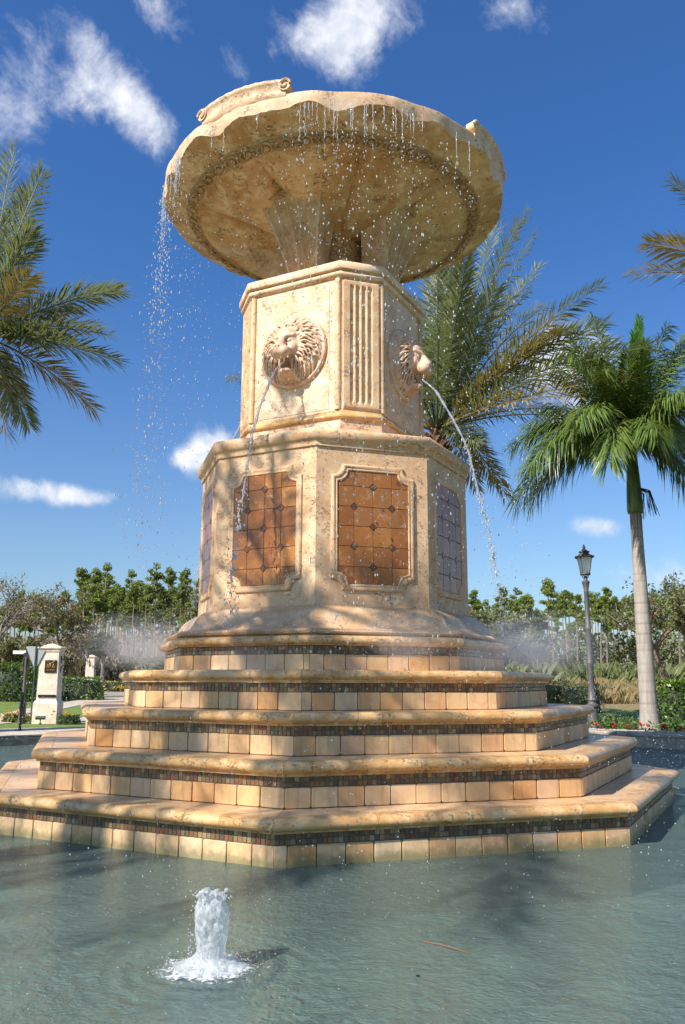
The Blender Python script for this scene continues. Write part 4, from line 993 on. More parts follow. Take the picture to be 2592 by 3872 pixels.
mb.tube([(.085, -.373, 1.80), (.085, -.373, 1.90)], [.03, .045], 8); mb.build('crest', M['gold'], o)
text_mesh('OLD PALM', .062, M['gold'], o, (.085, -.3675, 1.665)).name = 'lettering'
pq = MB(); pq.box((.03, -.375, .86), (.60, .03, .075)); q = pq.build('address_bar', M['bronze'], p1)
wall_bracket(p1, 1)
P2 = (-18.6, 53.0); p2 = pillar('far pale stone gate pillar beyond the drive', (*P2, gz(*P2)), .05); b2 = wall_bracket(p2, 1, .6); b2.rotation_euler.z = -1.75
mb = MB(); mb.box((.0, -.352, 1.80), (.05, .02, .38)); mb.box((.352, -.0, 1.6), (.02, .3, .38)); mb.build('plaque', M['bronze'], p2)
mb = MB(); mb.lathe([(.02, 2.2), (.03, 2.26), (.09, 2.3), (.1, 2.34), (.14, 2.62), (.17, 2.64), (.08, 2.74), (.02, 2.78), (.0, 2.85)], 10, (-.1, -.9, 0)); mb.tube([(-.1, -.9, 2.0), (-.1, -.9, 2.22)], .02, 6); mb.build('lantern', M['iron'], p2)

ys = thing('yield_sign', 'back of a grey triangular yield sign on a green post', 'road sign', (-9.55, 14.55, gz(9.55, 14.55)), .1)
mb = MB(); mb.box((0, 0, 1.22), (.03, .035, 2.46)); mb.box((-.024, .012, 1.22), (.014, .012, 2.46)); mb.box((.024, .012, 1.22), (.014, .012, 2.46)); mb.build('post', M['green_post'], ys, False)
tri = [(-.31, 2.43), (.31, 2.43), (.325, 2.40), (.035, 1.75), (-.035, 1.75), (-.325, 2.40)]
mb = MB(); mb.add([(x, y, z) for y in (.022, .028) for x, z in tri], [(0, 1, 2, 3, 4, 5)[::-1], tuple(range(6, 12))]+[(k, (k+1) % 6, 6+(k+1) % 6, 6+k) for k in range(6)]); mb.build('sign_plate', M['sign_back'], ys, False)
mb = MB(); mb.box((.06, .0, 2.50), (.16, .012, .12), 1.2); mb.build('name_blade', M['green_post'], ys, False)

sp = thing('sign_post', 'grey street-name post with white blade left of the near pillar', 'sign post', (-9.86, 14.6, gz(9.86, 14.6)))
mb = MB(); mb.lathe([(.13, 0), (.13, .04), (.115, .1), (.105, .55), (.12, .58), (.12, .64), (.07, .68), (.055, .72), (.05, 1.9), (.055, 1.92), (.05, 2.1)], 12); mb.build('post', M['lamp_iron'], sp, angle=50)
mb = MB(); mb.box((-.02, 0, 2.12), (.14, .07, .20)); mb.tube([(-.06, 0, 1.75), (-.09, 0, 1.9), (-.04, 0, 2.06)], .03, 6); mb.tube([(.07, 0, 1.75), (.09, 0, 1.9), (.05, 0, 2.06)], .03, 6); mb.lathe([(.05, 2.2), (.03, 2.28), (.045, 2.33), (.0, 2.4)], 8); mb.build('scroll_head', M['black'], sp)
mb = MB(); mb.box((-.24, 0, 2.24), (.42, .02, .11)); mb.build('name_blade', M['white_paint'], sp, False)
bo = thing('marker_post', 'slim black post on the pool edge in front of the yield sign', 'post', (-8.55, 10.85, .30))
mb = MB(); mb.lathe([(.05, 0), (.05, .02), (.038, .05), (.036, .55), (.055, .58), (.055, .64), (.045, .66), (.043, .95), (.02, 1.0)], 10); mb.build('shaft', M['black'], bo, angle=50)
mb = MB(); mb.lathe([(.05, .95), (.05, .99), (.0, 1.04)], 10); mb.build('cap', M['black'], bo)
fl = thing('floodlight', 'small grey ground floodlight at the foot of the near pillar', 'floodlight', (-9.1, 14.1, gz(9.1, 14.1)), .2)
mb = MB(); mb.lathe([(.05, 0), (.05, .03), (.015, .04), (.015, .16)], 8); mb.build('stake', M['lamp_iron'], fl)
mb = MB(); mb.tube([(-.15, 0, .2), (.15, 0, .2)], [.06, .06], 10); mb.box((0, .05, .23), (.3, .12, .02)); mb.build('housing', M['lamp_iron'], fl)

# ------------------------------------------------------------------ woodland and shrubs
def quads(mb, c, size, n, r, spread, long=1.0, vals=(0, 1), flat=0.0):
    for _ in range(n):
        d = Vector((r.gauss(0, 1), r.gauss(0, 1), r.gauss(0, 1))); d = d.normalized()*(r.random()**.4)
        p = Vector(c)+Vector((d.x*spread[0], d.y*spread[1], d.z*spread[2]))
        u = Vector((r.gauss(0, 1), r.gauss(0, 1), r.gauss(0, 1)*(1-flat))).normalized(); w = u.cross(Vector((r.gauss(0, 1), r.gauss(0, 1), r.gauss(0, 1)))).normalized()
        s = size*r.uniform(.6, 1.3); v = r.uniform(*vals)*.98
        mb.add([p-u*s*long*.5, p+w*s*.35, p+u*s*long*.5, p-w*s*.35], [(0, 1, 2, 3)], v)
def pine_variant(seed):
    r = random.Random(seed); H = r.uniform(10.8, 13.8); tr = MB(); cr = MB(); lx, ly = r.uniform(-.5, .5), r.uniform(-.5, .5)
    P = lambda u: Vector((lx*u*u, ly*u*u, H*u)); tr.tube([P(i/8) for i in range(9)], [.17*(1-.75*i/8) for i in range(9)], 6)
    for i in range(r.randint(10, 14)):
        u = r.uniform(.72, .99); a = r.uniform(0, 6.28); L = (.35+1.15*(1-u)/.28)*r.uniform(.6, 1.1); p = P(u); q = p+Vector((math.cos(a)*L, math.sin(a)*L, r.uniform(.0, .6)))
        tr.tube([p, (p+q)/2-UP*.08, q], [.035, .025, .012], 4)
        for j in range(2): c = p+(q-p)*(.65+.4*j); quads(cr, c, .20, 46, r, (.50, .50, .28), 2.4, (0.1, 1))
    quads(cr, P(1.0), .20, 60, r, (.5, .5, .45), 2.4)
    for i in range(5):                                              # dead stubs on the bare trunk
        u = r.uniform(.25, .55); a = r.uniform(0, 6.28); tr.tube([P(u), P(u)+Vector((math.cos(a)*.8, math.sin(a)*.8, r.uniform(-.1, .4)))], [.02, .006], 4)
    a_ = tr.build('trunk', M['bark'], None); b_ = cr.build('crown', M['pine'], None, False, attr=True)
    d = (a_.data, b_.data); bpy.data.objects.remove(a_); bpy.data.objects.remove(b_); return d
pines = [pine_variant(100+i) for i in range(7)]
r = random.Random(9)
def pine_stand(n, x0, x1, Y0, Y1, label, group, smin=.8, smax=1.1):
    for i in range(n):
        Y = r.uniform(Y0, Y1); px = x0+(x1-x0)*(i+r.random())/n; d = pix_dir(px, 2560); X = d.x/d.y*(Y+CAM_D)
        t_, c_ = pines[r.randrange(7)]; s = r.uniform(smin, smax)*(.8+.2*(Y-Y0)/(Y1-Y0))
        root = thing('pine_tree', label, 'pine tree', (X, Y, gz(X, Y)-.1), r.uniform(0, 6.28), group); root.scale = (s, s, s*r.uniform(.92, 1.08))
        ob('trunk', t_, root); ob('crown', c_, root)
pine_stand(84, 285, 900, 72, 104, 'slender bare-trunked pine in the stand behind the gate pillars', 'pines behind the gate pillars', .82, 1.08)
pine_stand(30, -120, 300, 84, 108, 'pine in the far wood left of the gate pillars', 'pines left of the gate pillars', .7, .95)
pine_stand(80, 1700, 2680, 74, 112, 'pine in the far wood right of the fountain', 'pines right of the fountain', .76, 1.02)

def branch_tree(name, label, base, H, spread, seed, leaf, bark, lsize, nleaf, levels=4, cat='tree', low=.3, lean=0.0, r0=.2, dens=1.0):
    r = random.Random(seed); root = thing(name, label, cat, base); tr = MB(); cr = MB(); ends = []
    def grow(p, d, L, rad, lv):
        q = p; pts = [p]; 
        for k in range(3):
            d = (d+Vector((r.gauss(0, .13), r.gauss(0, .13), r.gauss(.03, .10)))).normalized(); q = q+d*L/3; pts.append(q)
        tr.tube(pts, [rad, rad*.88, rad*.76, rad*.62], 6 if lv > 1 else 4, cap=False)
        if lv <= 1: ends.append((q, L)); ends.append(((p+q)/2, L))
        if lv == 0: return
        for k in range(r.choice((2, 3, 3)) if lv < levels else 4):
            a = r.uniform(0, 6.28); s = Vector((math.cos(a)*spread, math.sin(a)*spread, r.uniform(-.15, .5))); nd = (d*.75+s*.8).normalized()
            grow(pts[r.choice((1, 2, 3))] if lv < levels else pts[3], nd, L*r.uniform(.62, .82), rad*.58, lv-1)
    grow(Vector((0, 0, -.1)), Vector((lean, 0, 1)).normalized(), H*low, r0, levels)
    for q, L in ends: quads(cr, q, lsize, int(nleaf*r.uniform(.4, 1.6)), r, (L*.55, L*.55, L*.4), 1.5)
    tr.build('trunk', M[bark], root, attr=False); cr.build('crown', M[leaf], root, False, attr=True); return root
def at_ground(px, Y):
    d = pix_dir(px, 2576); X = d.x/d.y*(Y+CAM_D); return (X, Y, gz(X, Y)-.1)
branch_tree('oak_tree', 'small-leaved tree standing close right of the fountain body', at_ground(1850, 42), 8.2, 1.0, 3, 'oak', 'bark_grey', .17, 22, 4, low=.30, r0=.16)
branch_tree('oak_tree', 'lower grey-green tree between the fountain and the lamp post', at_ground(2010, 50), 6.6, 1.0, 4, 'oak', 'bark_grey', .19, 20, 4, low=.28, r0=.14)
branch_tree('oak_tree', 'tall sparse tree behind the royal palm trunk at right', at_ground(2535, 41), 10.2, 1.05, 5, 'oak', 'bark', .17, 13, 4, low=.33, r0=.24)
branch_tree('oak_tree', 'dark tree cut by the right edge of the picture', at_ground(2680, 36), 9.6, 1.0, 6, 'oak', 'bark', .17, 18, 4, low=.3, r0=.2)
branch_tree('winter_tree', 'pale thin-leaved tree above the near gate pillar', at_ground(215, 60), 14.5, .95, 7, 'bare', 'bark_grey', .17, 20, 4, low=.26, r0=.18)
branch_tree('winter_tree', 'second thin-leaved tree right of the near gate pillar', at_ground(300, 66), 8.5, .9, 8, 'bare', 'bark_grey', .17, 15, 4, low=.27, r0=.14)
branch_tree('winter_tree', 'tall twiggy tree at the left edge of the picture', at_ground(-45, 52), 12.2, .7, 9, 'bare', 'bark_grey', .13, 8, 4, low=.3, r0=.2)
branch_tree('oak_tree', 'green tree behind the hedge at the left edge', at_ground(60, 58), 6.6, 1.1, 10, 'oak', 'bark', .2, 22, 4, low=.25, r0=.16)
# cabbage palm by the far pillar
cp = thing('cabbage_palm', 'small dark round-headed palm behind the far gate pillar', 'palm tree', at_ground(385, 58)); mb = MB(); mb.tube([(0, 0, 0), (.05, 0, 1.6), (0, 0, 3.0)], [.2, .17, .16], 8); mb.build('trunk', M['bark_grey'], cp)
mb = MB(); quads(mb, (0, 0, 3.4), .5, 420, random.Random(4), (1.25, 1.25, .9), 1.9); mb.build('crown', M['dark_hedge'], cp, False, attr=True)

def leaf_box(name, label, cat, cx, cy, L, Wd, H, rz, mat, n, size, seed, group=None, rnd=.25):
    """clipped shrub or hedge: dark core with a dense coat of leaves and an uneven top"""
    r = random.Random(seed); root = thing(name, label, cat, (cx, cy, gz(cx, cy)-.03), rz, group); mb = MB(); core = MB()
    core.lathe([(.46, 0), (.47, .35), (.44, .72), (.3, .88), (.05, .93)], 14); core.v = [(x*L*.98, y*Wd*.98, z*H) for x, y, z in core.v]; core.build('twigs', M['dark_hedge'], root, attr=True)
    for _ in range(n):
        a = r.uniform(0, 6.28); z = r.random(); q = (1-rnd*(z**3)); ex = 1.0 if r.random() < .75 else r.random()
        ca, sa = math.cos(a), math.sin(a); k = 1/max(abs(ca), abs(sa))**.6; p = Vector((ca*k*L*.5*q*ex, sa*k*Wd*.5*q*ex, H*z*(.93+.07*math.sin(a*5+seed)))) if r.random() < .7 else Vector((r.uniform(-.5, .5)*L*.9, r.uniform(-.5, .5)*Wd*.9, H*(.93+.09*r.random())))
        u = Vector((r.gauss(0, 1), r.gauss(0, 1), r.gauss(0, 1))).normalized(); w = u.cross(Vector((r.gauss(0, 1), r.gauss(0, 1), r.gauss(0, 1)))).normalized(); s = size*r.uniform(.6, 1.4)
        mb.add([p-u*s*.6, p+w*s*.35, p+u*s*.6, p-w*s*.35], [(0, 1, 2, 3)], r.random()*.98)
    mb.build('foliage', M[mat], root, False, attr=True); return root
leaf_box('hedge', 'tall clipped green hedge behind the sign posts at left', 'hedge', -19.8, 33.2, 9.0, 1.6, 1.95, -.06, 'hedge', 5200, .15, 1, rnd=.1)
leaf_box('shrub', 'dark shrub right of the near gate pillar', 'shrub', -14.6, 35.6, 3.4, 1.6, 1.25, .0, 'hedge', 1500, .13, 2)
leaf_box('shrub', 'yellow-flowered shrub in front of the far pillar', 'shrub', -15.9, 41.6, 2.4, 1.2, .85, .0, 'yellow_leaf', 700, .12, 3)
leaf_box('shrub', 'low yellow and green planting round the far pillar base', 'shrub', -15.6, 48.0, 7.0, 1.5, .7, .0, 'yellow_leaf', 900, .14, 4)
leaf_box('shrub', 'large dark shrub right of the far pillar', 'shrub', -13.2, 52.0, 5.5, 2.0, 2.4, .0, 'dark_hedge', 2400, .17, 5)
leaf_box('shrub', 'long dark shrub right of the lowest mist', 'shrub', 9.3, 25.3, 3.6, 1.5, 1.35, .1, 'dark_hedge', 1500, .10, 6)
leaf_box('shrub', 'round green shrub beside the lamp post', 'shrub', 11.0, 24.6, 1.9, 1.5, 1.25, .0, 'oak', 900, .10, 7)
leaf_box('shrub', 'dense green shrub right of the royal palm trunk', 'shrub', 11.1, 13.9, 1.7, 1.4, 1.45, .2, 'hedge', 2400, .10, 8)
leaf_box('shrub', 'dark shrub at the right edge behind the green one', 'shrub', 13.3, 15.6, 2.4, 1.6, 1.0, .2, 'dark_hedge', 1500, .10, 9)
leaf_box('shrub', 'yellow flowering clump left of the near pillar foot', 'shrub', -10.4, 15.6, .9, .6, .3, .1, 'yellow_leaf', 350, .07, 10)
leaf_box('shrub', 'orange flowering clump right of the near pillar foot', 'shrub', -8.3, 14.4, .7, .5, .30, .1, 'bed', 500, .06, 11)
def stuff_quads(name, label, mat, gen, size, long=1.6):
    mb = MB(); r = random.Random(len(label))
    for p in gen(r):
        u = Vector((r.gauss(0, 1), r.gauss(0, 1), r.gauss(0, 1))).normalized(); w = u.cross(Vector((r.gauss(0, 1), r.gauss(0, 1), r.gauss(0, 1)))).normalized(); s = size*r.uniform(.5, 1.4)
        mb.add([Vector(p)-u*s*long*.5, Vector(p)+w*s*.4, Vector(p)+u*s*long*.5, Vector(p)-w*s*.4], [(0, 1, 2, 3)], r.random()*.98)
    return tag(mb.build(name, M[mat], None, False, attr=True), label, None, kind='stuff')
def pol(r, r0, r1, a0, a1):
    q = math.sqrt(r.uniform(r0*r0, r1*r1)); a = math.radians(r.uniform(a0, a1)); return q*math.sin(a), -q*math.cos(a)
def gen_bed(r):
    for _ in range(4200):
        x, y = pol(r, WALL_R+.25, 15.6, 112, 165)
        if math.hypot(x-8.95, y-11.05) < .5: continue
        yield x, y, gz(x, y)+.10+r.random()*.24
stuff_quads('bedding_plants', 'low green bedding plants along the right pool wall', 'bed', gen_bed, .085)
def gen_red(r):
    for _ in range(90):
        x, y = pol(r, WALL_R+.12, WALL_R+.5, 112, 165); h = r.random()*.16
        for _ in range(7): yield x+r.gauss(0, .025), y+r.gauss(0, .025), gz(x, y)+.18+h+r.gauss(0, .02)
stuff_quads('red_flowers', 'red flowers along the right pool wall', 'petal_red', gen_red, .07, 1.1)
def gen_or(r):
    for cx, cy, n in ((-8.25, 14.15, 8), (-10.35, 15.3, 12), (-14.6, 47, 40), (-15.9, 41, 30)):
        for _ in range(n):
            x, y = cx+r.gauss(0, .3), cy+r.gauss(0, .12); h = .22+r.random()*.2
            for _ in range(5): yield x+r.gauss(0, .02), y+r.gauss(0, .02), gz(x, y)+h+r.gauss(0, .02)
stuff_quads('orange_flowers', 'orange and yellow flowers at the pillar feet', 'petal_orange', gen_or, .07, 1.1)
def gen_peb(r):
    for _ in range(260):
        x, y = pol(r, WALL_R+.05, WALL_R+.3, 125, 160); yield x, y, gz(x, y)+.14
mb = MB(); rr_ = random.Random(2)
for x, y, z in gen_peb(rr_): s = rr_.uniform(.03, .06); mb.lathe([(.0, -.5*s), (s, -.2*s), (s*.9, .3*s), (0, .55*s)], 6, (x, y, z), cap=False)
tag(mb.build('pebbles', M['pebble'], None), 'pale pebbles on the edge of the flower bed', kind='stuff')
def blades(name, label, mat, n, gen, h, w, seed, per=24, rad=.35):
    """tufts: every tuft is a fan of blades leaning outwards, of its own height"""
    r = random.Random(seed); mb = MB()
    for _ in range(n//per):
        cx, cy = gen(r); hh = h*r.uniform(.35, 1.25); rr_ = rad*r.uniform(.6, 1.5); tone = r.uniform(0, .6)
        for _ in range(per):
            a = r.uniform(0, 6.28); q = rr_*r.random(); d = Vector((math.cos(a), math.sin(a), 0)); x, y = cx+d.x*q*.6, cy+d.y*q*.6; z = gz(x, y)-.03; L = hh*r.uniform(.5, 1.2); tl = L*(.15+.6*q/rr_)*r.uniform(.6, 1.2); s = Vector((-d.y, d.x, 0))*w*r.uniform(.6, 1.3)
            p = Vector((x, y, z)); mb.add([p-s*.5, p+s*.5, p+d*tl*.35+UP*L*.65+s*.7, p+d*tl+UP*L*.95], [(0, 1, 2), (0, 2, 3)], min(.97, tone+r.random()*.4))
    return tag(mb.build(name, M[mat], None, False, attr=True), label, kind='stuff')
def fan(x0, x1, Y0, Y1):
    def g(r):
        Y = Y0+(Y1-Y0)*r.random()**1.3; px = r.uniform(x0, x1); d = pix_dir(px, 2576); return d.x/d.y*(Y+CAM_D), Y
    return g
blades('dry_grass', 'tall tan grass in the field at right', 'tan_grass', 22000, fan(1650, 2750, 33, 66), .85, .05, 1, 26, .5)
blades('palmetto_thicket', 'green palmetto thicket along the right wood edge', 'palmetto', 9000, fan(1600, 2800, 58, 80), 1.9, .16, 2, 20, .9)
blades('wood_undergrowth', 'brown and olive undergrowth below the left pines', 'bare', 9000, fan(-200, 1000, 62, 84), 2.3, .12, 3, 18, .9)
def gen_under(x0, x1, Y0, Y1, hh, n):
    def f(r):
        for _ in range(n):
            x, y = fan(x0, x1, Y0, Y1)(r); yield x, y, gz(x, y)+hh*r.random()**1.4
    return f
stuff_quads('undergrowth_leaves', 'leafy undergrowth between the right pines', 'oak', gen_under(1600, 2800, 76, 98, 5.6, 19000), .34)
stuff_quads('undergrowth_shrubs', 'dark leafy undergrowth between the left pines', 'dark_hedge', gen_under(-200, 1000, 90, 108, 2.6, 7000), .40)
stuff_quads('thin_undergrowth', 'thin brown undergrowth behind the gate pillars', 'bare', gen_under(-200, 420, 66, 88, 4.6, 7000), .34)
stuff_quads('far_undergrowth', 'brown and green undergrowth seen between the left pine trunks', 'bare', gen_under(380, 950, 92, 112, 6.5, 7000), .34)
# ------------------------------------------------------------------ water in the air
R_ = random.Random(17)
OCT = [(1, 0, 0), (-1, 0, 0), (0, 1, 0), (0, -1, 0), (0, 0, 1), (0, 0, -1)]; OF = [(0, 2, 4), (2, 1, 4), (1, 3, 4), (3, 0, 4), (2, 0, 5), (1, 2, 5), (3, 1, 5), (0, 3, 5)]
def drop(mb, p, s, st=1.3):
    mb.add([(p[0]+x*s, p[1]+y*s, p[2]+z*s*st) for x, y, z in OCT], OF)
def rim(az, r=2.84): return Vector((r*math.sin(az), -r*math.cos(az), 0))
curt = MB()
# world azimuths: where the rim spills, how wide, how many drops, how far they have fallen
for az, w, n, z0, z1, sz in ((-.02, .10, 420, 9.45, 1.5, .011), (-.16, .05, 160, 9.45, 5.5, .010), (.10, .05, 260, 9.45, 2.0, .011), (.26, .04, 220, 9.42, 1.6, .011), (.42, .03, 200, 9.40, 2.0, .010), (.62, .03, 180, 9.38, 3.0, .010),
                             (-.98, .03, 160, 9.40, 6.5, .011), (-1.24, .08, 430, 9.40, 3.5, .011), (-1.42, .10, 560, 9.40, 3.0, .0115), (-2.0, .06, 200, 9.4, 5.5, .010), (1.2, .05, 200, 9.4, 4.0, .010), (1.45, .08, 260, 9.4, 2.5, .010), (-2.4, .2, 260, 9.4, 4.0, .010), (.25, .6, 1500, 9.0, .4, .0065), (-.6, .5, 600, 9.2, 2.0, .006)):
    for _ in range(n):
        u = R_.random()**1.1; z = z0+(z1-z0)*u; spread = .03+.22*u; a = az+R_.gauss(0, w)
        p = rim(a, 2.85+abs(R_.gauss(0, .10*u)))+Vector((R_.gauss(0, spread), R_.gauss(0, spread), z)); drop(curt, p, sz*(.35+.95*R_.random()**1.8), R_.uniform(1, 2.4))
for i_ in range(64):      # thin threads that still hang together, then break into beads
    az = R_.choice((R_.gauss(.0, .09), R_.gauss(.33, .09), R_.gauss(-1.36, .08), R_.gauss(-.99, .02), R_.uniform(-1.5, 1.4))); L = R_.uniform(.12, .62)
    p = rim(az, 2.835+.02*R_.random()); z = 9.44+.03*R_.random(); k = int(22*L)+3; pts = []; rad = []
    for i in range(k+1):
        u = i/k; pts.append(p+Vector((R_.gauss(0, .004), R_.gauss(0, .004), z-L*u))); rad.append(.0045*(1-.4*u)*R_.uniform(.3, 1.6))
    curt.tube(pts, rad, 5)
    for j in range(int(30*L)): drop(curt, p+Vector((R_.gauss(0, .012), R_.gauss(0, .012), z-L*(.3+1.6*R_.random()))), R_.uniform(.003, .008), R_.uniform(1.2, 3.2))
tag(curt.build('falling_water', M['drop'], None, True, 80), 'threads and drops of water falling from the bowl rim', kind='stuff')
sp_ = MB()      # splashing drops over the steps and the pool
for _ in range(6500):
    a = R_.uniform(-2.2, 2.0); rr_ = R_.uniform(2.4, 6.4)
    z = max(.02, 2.45-(rr_-2.6)*.75) + abs(R_.gauss(0, .42)); p = Vector((rr_*math.sin(a), -rr_*math.cos(a), z)); drop(sp_, p, .0022+.0045*R_.random()**2, 1.2)
for _ in range(2600):
    x, y = R_.uniform(-6, 7), -R_.uniform(4.2, 9.2); drop(sp_, (x, y, R_.uniform(.0, .05) if R_.random() < .8 else R_.uniform(0, .6)), .0012+.0032*R_.random()**2, .9)
tag(sp_.build('splash_drops', M['drop'], None, False), 'fine drops splashing over the steps and the pool', kind='stuff')

# jets from the lion mouths
def jet(label, az, seed, broken):
    r = random.Random(seed); n_ = Vector((math.sin(az), -math.cos(az), 0)); t_ = Vector((math.cos(az), math.sin(az), 0))
    path = [(1.55, 6.235), (1.66, 6.14), (1.79, 6.0), (1.90, 5.80), (2.06, 5.5), (2.20, 5.2), (2.29, 4.95), (2.36, 4.6), (2.43, 4.3), (2.49, 4.0), (2.56, 3.7), (2.605, 3.45), (2.64, 3.2), (2.67, 2.95), (2.70, 2.5), (2.715, 2.3)]
    root = thing('water_jet', label, 'water jet', tuple(n_*1.55+UP*6.235), group=None); P = [n_*a+UP*z for a, z in path]; o0 = n_*1.55+UP*6.235
    def samp(u):
        k = u*(len(P)-1); i = min(int(k), len(P)-2); return P[i].lerp(P[i+1], k-i)
    mb = MB(); pts = []; rad = []; N = 90; cut = int(N*broken)
    for i in range(cut+1):
        u = i/N; w = .002+.020*u; pts.append(samp(u)+t_*r.gauss(0, w*.5)+UP*r.gauss(0, w*.3)-o0); rad.append((.021-.010*u)*r.uniform(.55, 1.35))
    mb.tube(pts, rad, 7); mb.build('stream', M['jet'], root, True, 80)
    mb = MB()
    for i in range(300):
        u = broken*.5+(1-broken*.5)*r.random()**.8; w = .01+.06*u*u; p = samp(min(1, u))+t_*r.gauss(0, w)+n_*r.gauss(0, w)+UP*r.gauss(0, .02)-o0; drop(mb, p, r.uniform(.005, .013)*(1.2-.3*u), r.uniform(1, 2.4))
    for i in range(26):
        u = broken+(1-broken)*r.random(); p = samp(min(1, u))-o0+t_*r.gauss(0, .012); mb.tube([p, p-UP*.03+t_*r.gauss(0, .015), p-UP*.07+t_*r.gauss(0, .02)], [.006, .012, .005], 5)
    mb.build('drops', M['drop'], root)['kind'] = 'stuff'
LZ = PHI-math.pi/8
jet('water jet arching from the sunlit front lion mouth', LZ, 1, .62)
jet('water jet arching from the shaded right lion mouth', LZ+math.pi/2, 2, .66)
jet('thin water jet from the hidden lion at the left', LZ-math.pi/2, 3, .5)

# foaming bubbler in the pool
fx, fy = -.70, -7.60
fb_ = thing('foam_jet', 'white foaming water jet bubbling up in the foreground pool', 'water jet', (fx, fy, 0))
F = Field((-.34, -.26, -.05), (.34, .26, .50), .0062); r = random.Random(6)
F.cap((0, 0, 0), (0, 0, .29), .082, .078, .02)
for i in range(900):
    z = .35*r.random(); a = r.uniform(0, 6.28); q = (.074+.008*math.sin(z*23+2)+.010*z/.36+.3*max(0, .06-z))*(.85+.2*r.random()); F.ell((q*math.cos(a)+.006*math.sin(z*11), q*math.sin(a), z), (r.uniform(.007, .014), r.uniform(.007, .014), r.uniform(.010, .026)), .010)
for i in range(150): F.ell((-.042+r.gauss(0, .014), r.gauss(0, .02), r.uniform(.30, .435)), (r.uniform(.006, .014),)*3, .008)
for i in range(240): F.ell((.034+r.gauss(0, .022), r.gauss(0, .025), r.uniform(.28, .42)), (r.uniform(.007, .015),)*3, .008)
for i in range(520):
    a = r.uniform(0, 6.28); q = .06+.12*r.random()**1.5; F.ell((q*math.cos(a)*1.15, q*math.sin(a), .075*math.exp(-(q-.06)*13)*(.4+.6*r.random())-.004), (r.uniform(.008, .02), r.uniform(.008, .02), r.uniform(.005, .013)), .012)
V, fs = F.mesh(); mk('foam_column', V, fs, M['foam'], fb_, True, 80)
mb = MB()
for i in range(420):
    a = r.uniform(0, 6.28); q = .07+abs(r.gauss(0, .11)); z = abs(r.gauss(0, .06)) if r.random() < .6 else r.uniform(0, .42); q = q if z < .12 else .085+abs(r.gauss(0, .02)); drop(mb, (q*math.cos(a)*1.2, q*math.sin(a), z), r.uniform(.0018, .0055), 1.2)
mb.build('spray', M['drop'], fb_)['kind'] = 'stuff'
def foam_sheet():
    m, t, out = new_mat('foam_sheet'); tc = t.node('ShaderNodeTexCoord'); v = tc.outputs['Object']
    rr2 = t.vmath('LENGTH', v); n = t.noise(v, 16, 5, .7, .8)
    f = t.smooth(t.math('SUBTRACT', n, t.math('MULTIPLY', rr2, 1.25)), .16, .42)
    df = t.node('ShaderNodeBsdfDiffuse'); df.inputs[0].default_value = (.9, .92, .93, 1); tr = t.node('ShaderNodeBsdfTransparent'); mx = t.node('ShaderNodeMixShader')
    t.link(f, mx.inputs[0]); t.link(tr.outputs[0], mx.inputs[1]); t.link(df.outputs[0], mx.inputs[2]); t.link(mx.outputs[0], out.inputs[0]); return m
mb = MB(); N = 30
for q in range(1, 9): mb.v += [(.05*q*math.cos(2*math.pi*k/N)*1.15, .05*q*math.sin(2*math.pi*k/N), .012*math.exp(-q*.4)+.004) for k in range(N)]
mb.v.append((0, 0, .02)); mb.f = [(q*N+k, (q+1)*N+k, (q+1)*N+(k+1) % N, q*N+(k+1) % N) for q in range(7) for k in range(N)] + [(8*N, k, (k+1) % N) for k in range(N)]
mk('foam_patch', mb.v, mb.f, foam_sheet(), fb_, True, 180)
# pine needle and bits afloat
nd = MB(); a = Vector((.605, -7.106, .006)); b = Vector((.866, -7.346, .006)); nd.tube([a, a.lerp(b, .35)+Vector((.01, .012, .004)), a.lerp(b, .7)+Vector((.004, .006, .004)), b], [.002, .0035, .0035, .002], 5)
tag(nd.build('palm_needle', M['red_dark'], None), 'long orange-brown dead palm leaflet floating in the pool', 'leaf')
nd = MB(); nd.lathe([(0, -.004), (.012, -.001), (.012, .003), (0, .006)], 7, (.507, -7.737, .004)); tag(nd.build('floating_seed', M['black'], None), 'small dark seed floating near the bottom of the picture', 'seed')

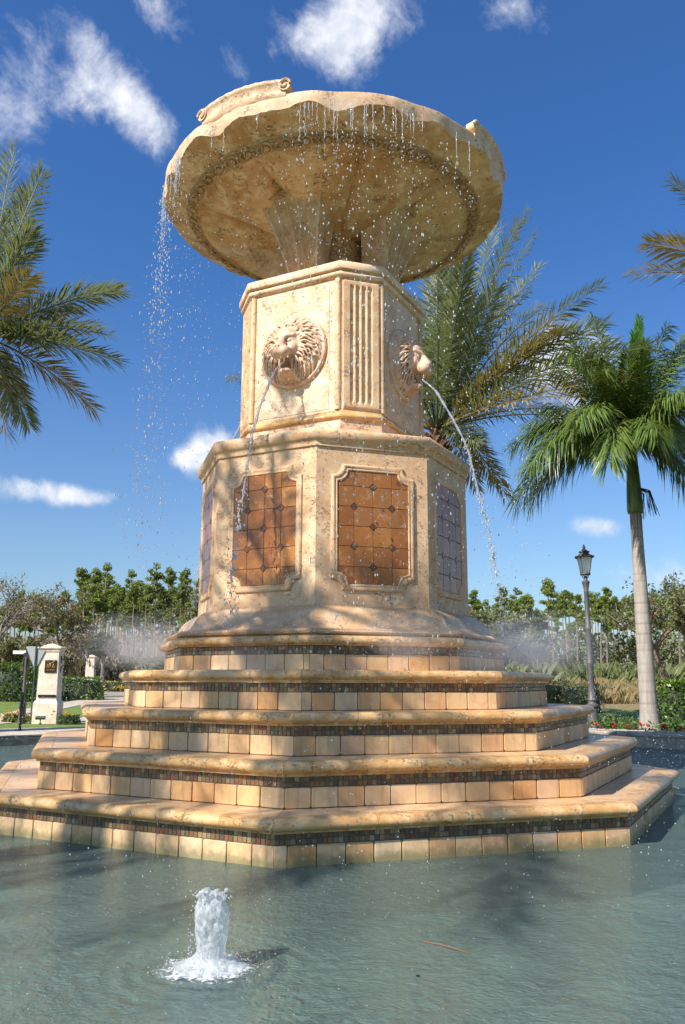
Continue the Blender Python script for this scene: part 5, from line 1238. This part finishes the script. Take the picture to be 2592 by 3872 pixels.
# drifting spray round the foot of the body: soft puffs of even density, each inside a thinner one
def mist_mat(name, dens):
    m, t, out = new_mat(name); vol = t.node('ShaderNodeVolumePrincipled'); vol.inputs['Color'].default_value = (.97, .97, .98, 1)
    vol.inputs['Anisotropy'].default_value = -.05; vol.inputs['Density'].default_value = dens; t.link(vol.outputs[0], out.inputs['Volume']); return m
mA, mB = mist_mat('thin_spray_mist', .10), mist_mat('spray_mist', .19); r = random.Random(12)
def puff(c, rx, ry, rz, mat, seed):
    q = random.Random(seed); ph = [q.uniform(0, 6.28) for _ in range(4)]; vs = []; N, K = 20, 12
    for j in range(1, K):
        th = math.pi*j/K
        for k in range(N):
            a = 2*math.pi*k/N; w = 1+.16*math.sin(3*a+ph[0])*math.sin(2*th+ph[1])+.10*math.sin(5*a+ph[2])*math.sin(th*3+ph[3])
            vs.append((c[0]+rx*w*math.sin(th)*math.cos(a), c[1]+ry*w*math.sin(th)*math.sin(a), c[2]+rz*w*math.cos(th)))
    vs += [(c[0], c[1], c[2]+rz), (c[0], c[1], c[2]-rz)]; n = (K-1)*N
    fs = [(j*N+k, (j+1)*N+k, (j+1)*N+(k+1) % N, j*N+(k+1) % N) for j in range(K-2) for k in range(N)] + [(n, k, (k+1) % N) for k in range(N)] + [(n+1, (K-2)*N+(k+1) % N, (K-2)*N+k) for k in range(N)]
    o = mk('spray_mist', vs, fs, mat, None, True, 180); return tag(o, 'thin white mist of spray round the flared base', kind='stuff')
for az, R0, z, s in ((-1.55, 3.05, 2.25, 1.0), (-1.85, 3.1, 2.2, .9), (1.35, 3.15, 2.2, 1.15), (1.75, 3.2, 2.25, 1.0), (.35, 2.75, 2.2, .7), (.75, 3.0, 2.1, .8), (-.35, 3.0, 1.85, .55)):
    c = (R0*math.sin(az), -R0*math.cos(az), z); puff(c, .85*s, .85*s, .42*s, mA, int(az*100)); puff((c[0]*.95, c[1]*.95, z-.1), .55*s, .55*s, .24*s, mB, int(az*77))
mi = MB()
for _ in range(7000):
    a = R_.choice((R_.gauss(-1.6, .3), R_.gauss(1.45, .35), R_.uniform(-1, 1.4))); rr_ = 2.5+abs(R_.gauss(0, .6)); z = max(.5, 2.3-(rr_-2.6)*.8)+abs(R_.gauss(0, .22)); drop(mi, (rr_*math.sin(a), -rr_*math.cos(a), z), R_.uniform(.0018, .0045), 1.1)
tag(mi.build('spray_drops', M['mist'], None, False), 'finest spray drops hanging round the flared base', kind='stuff')
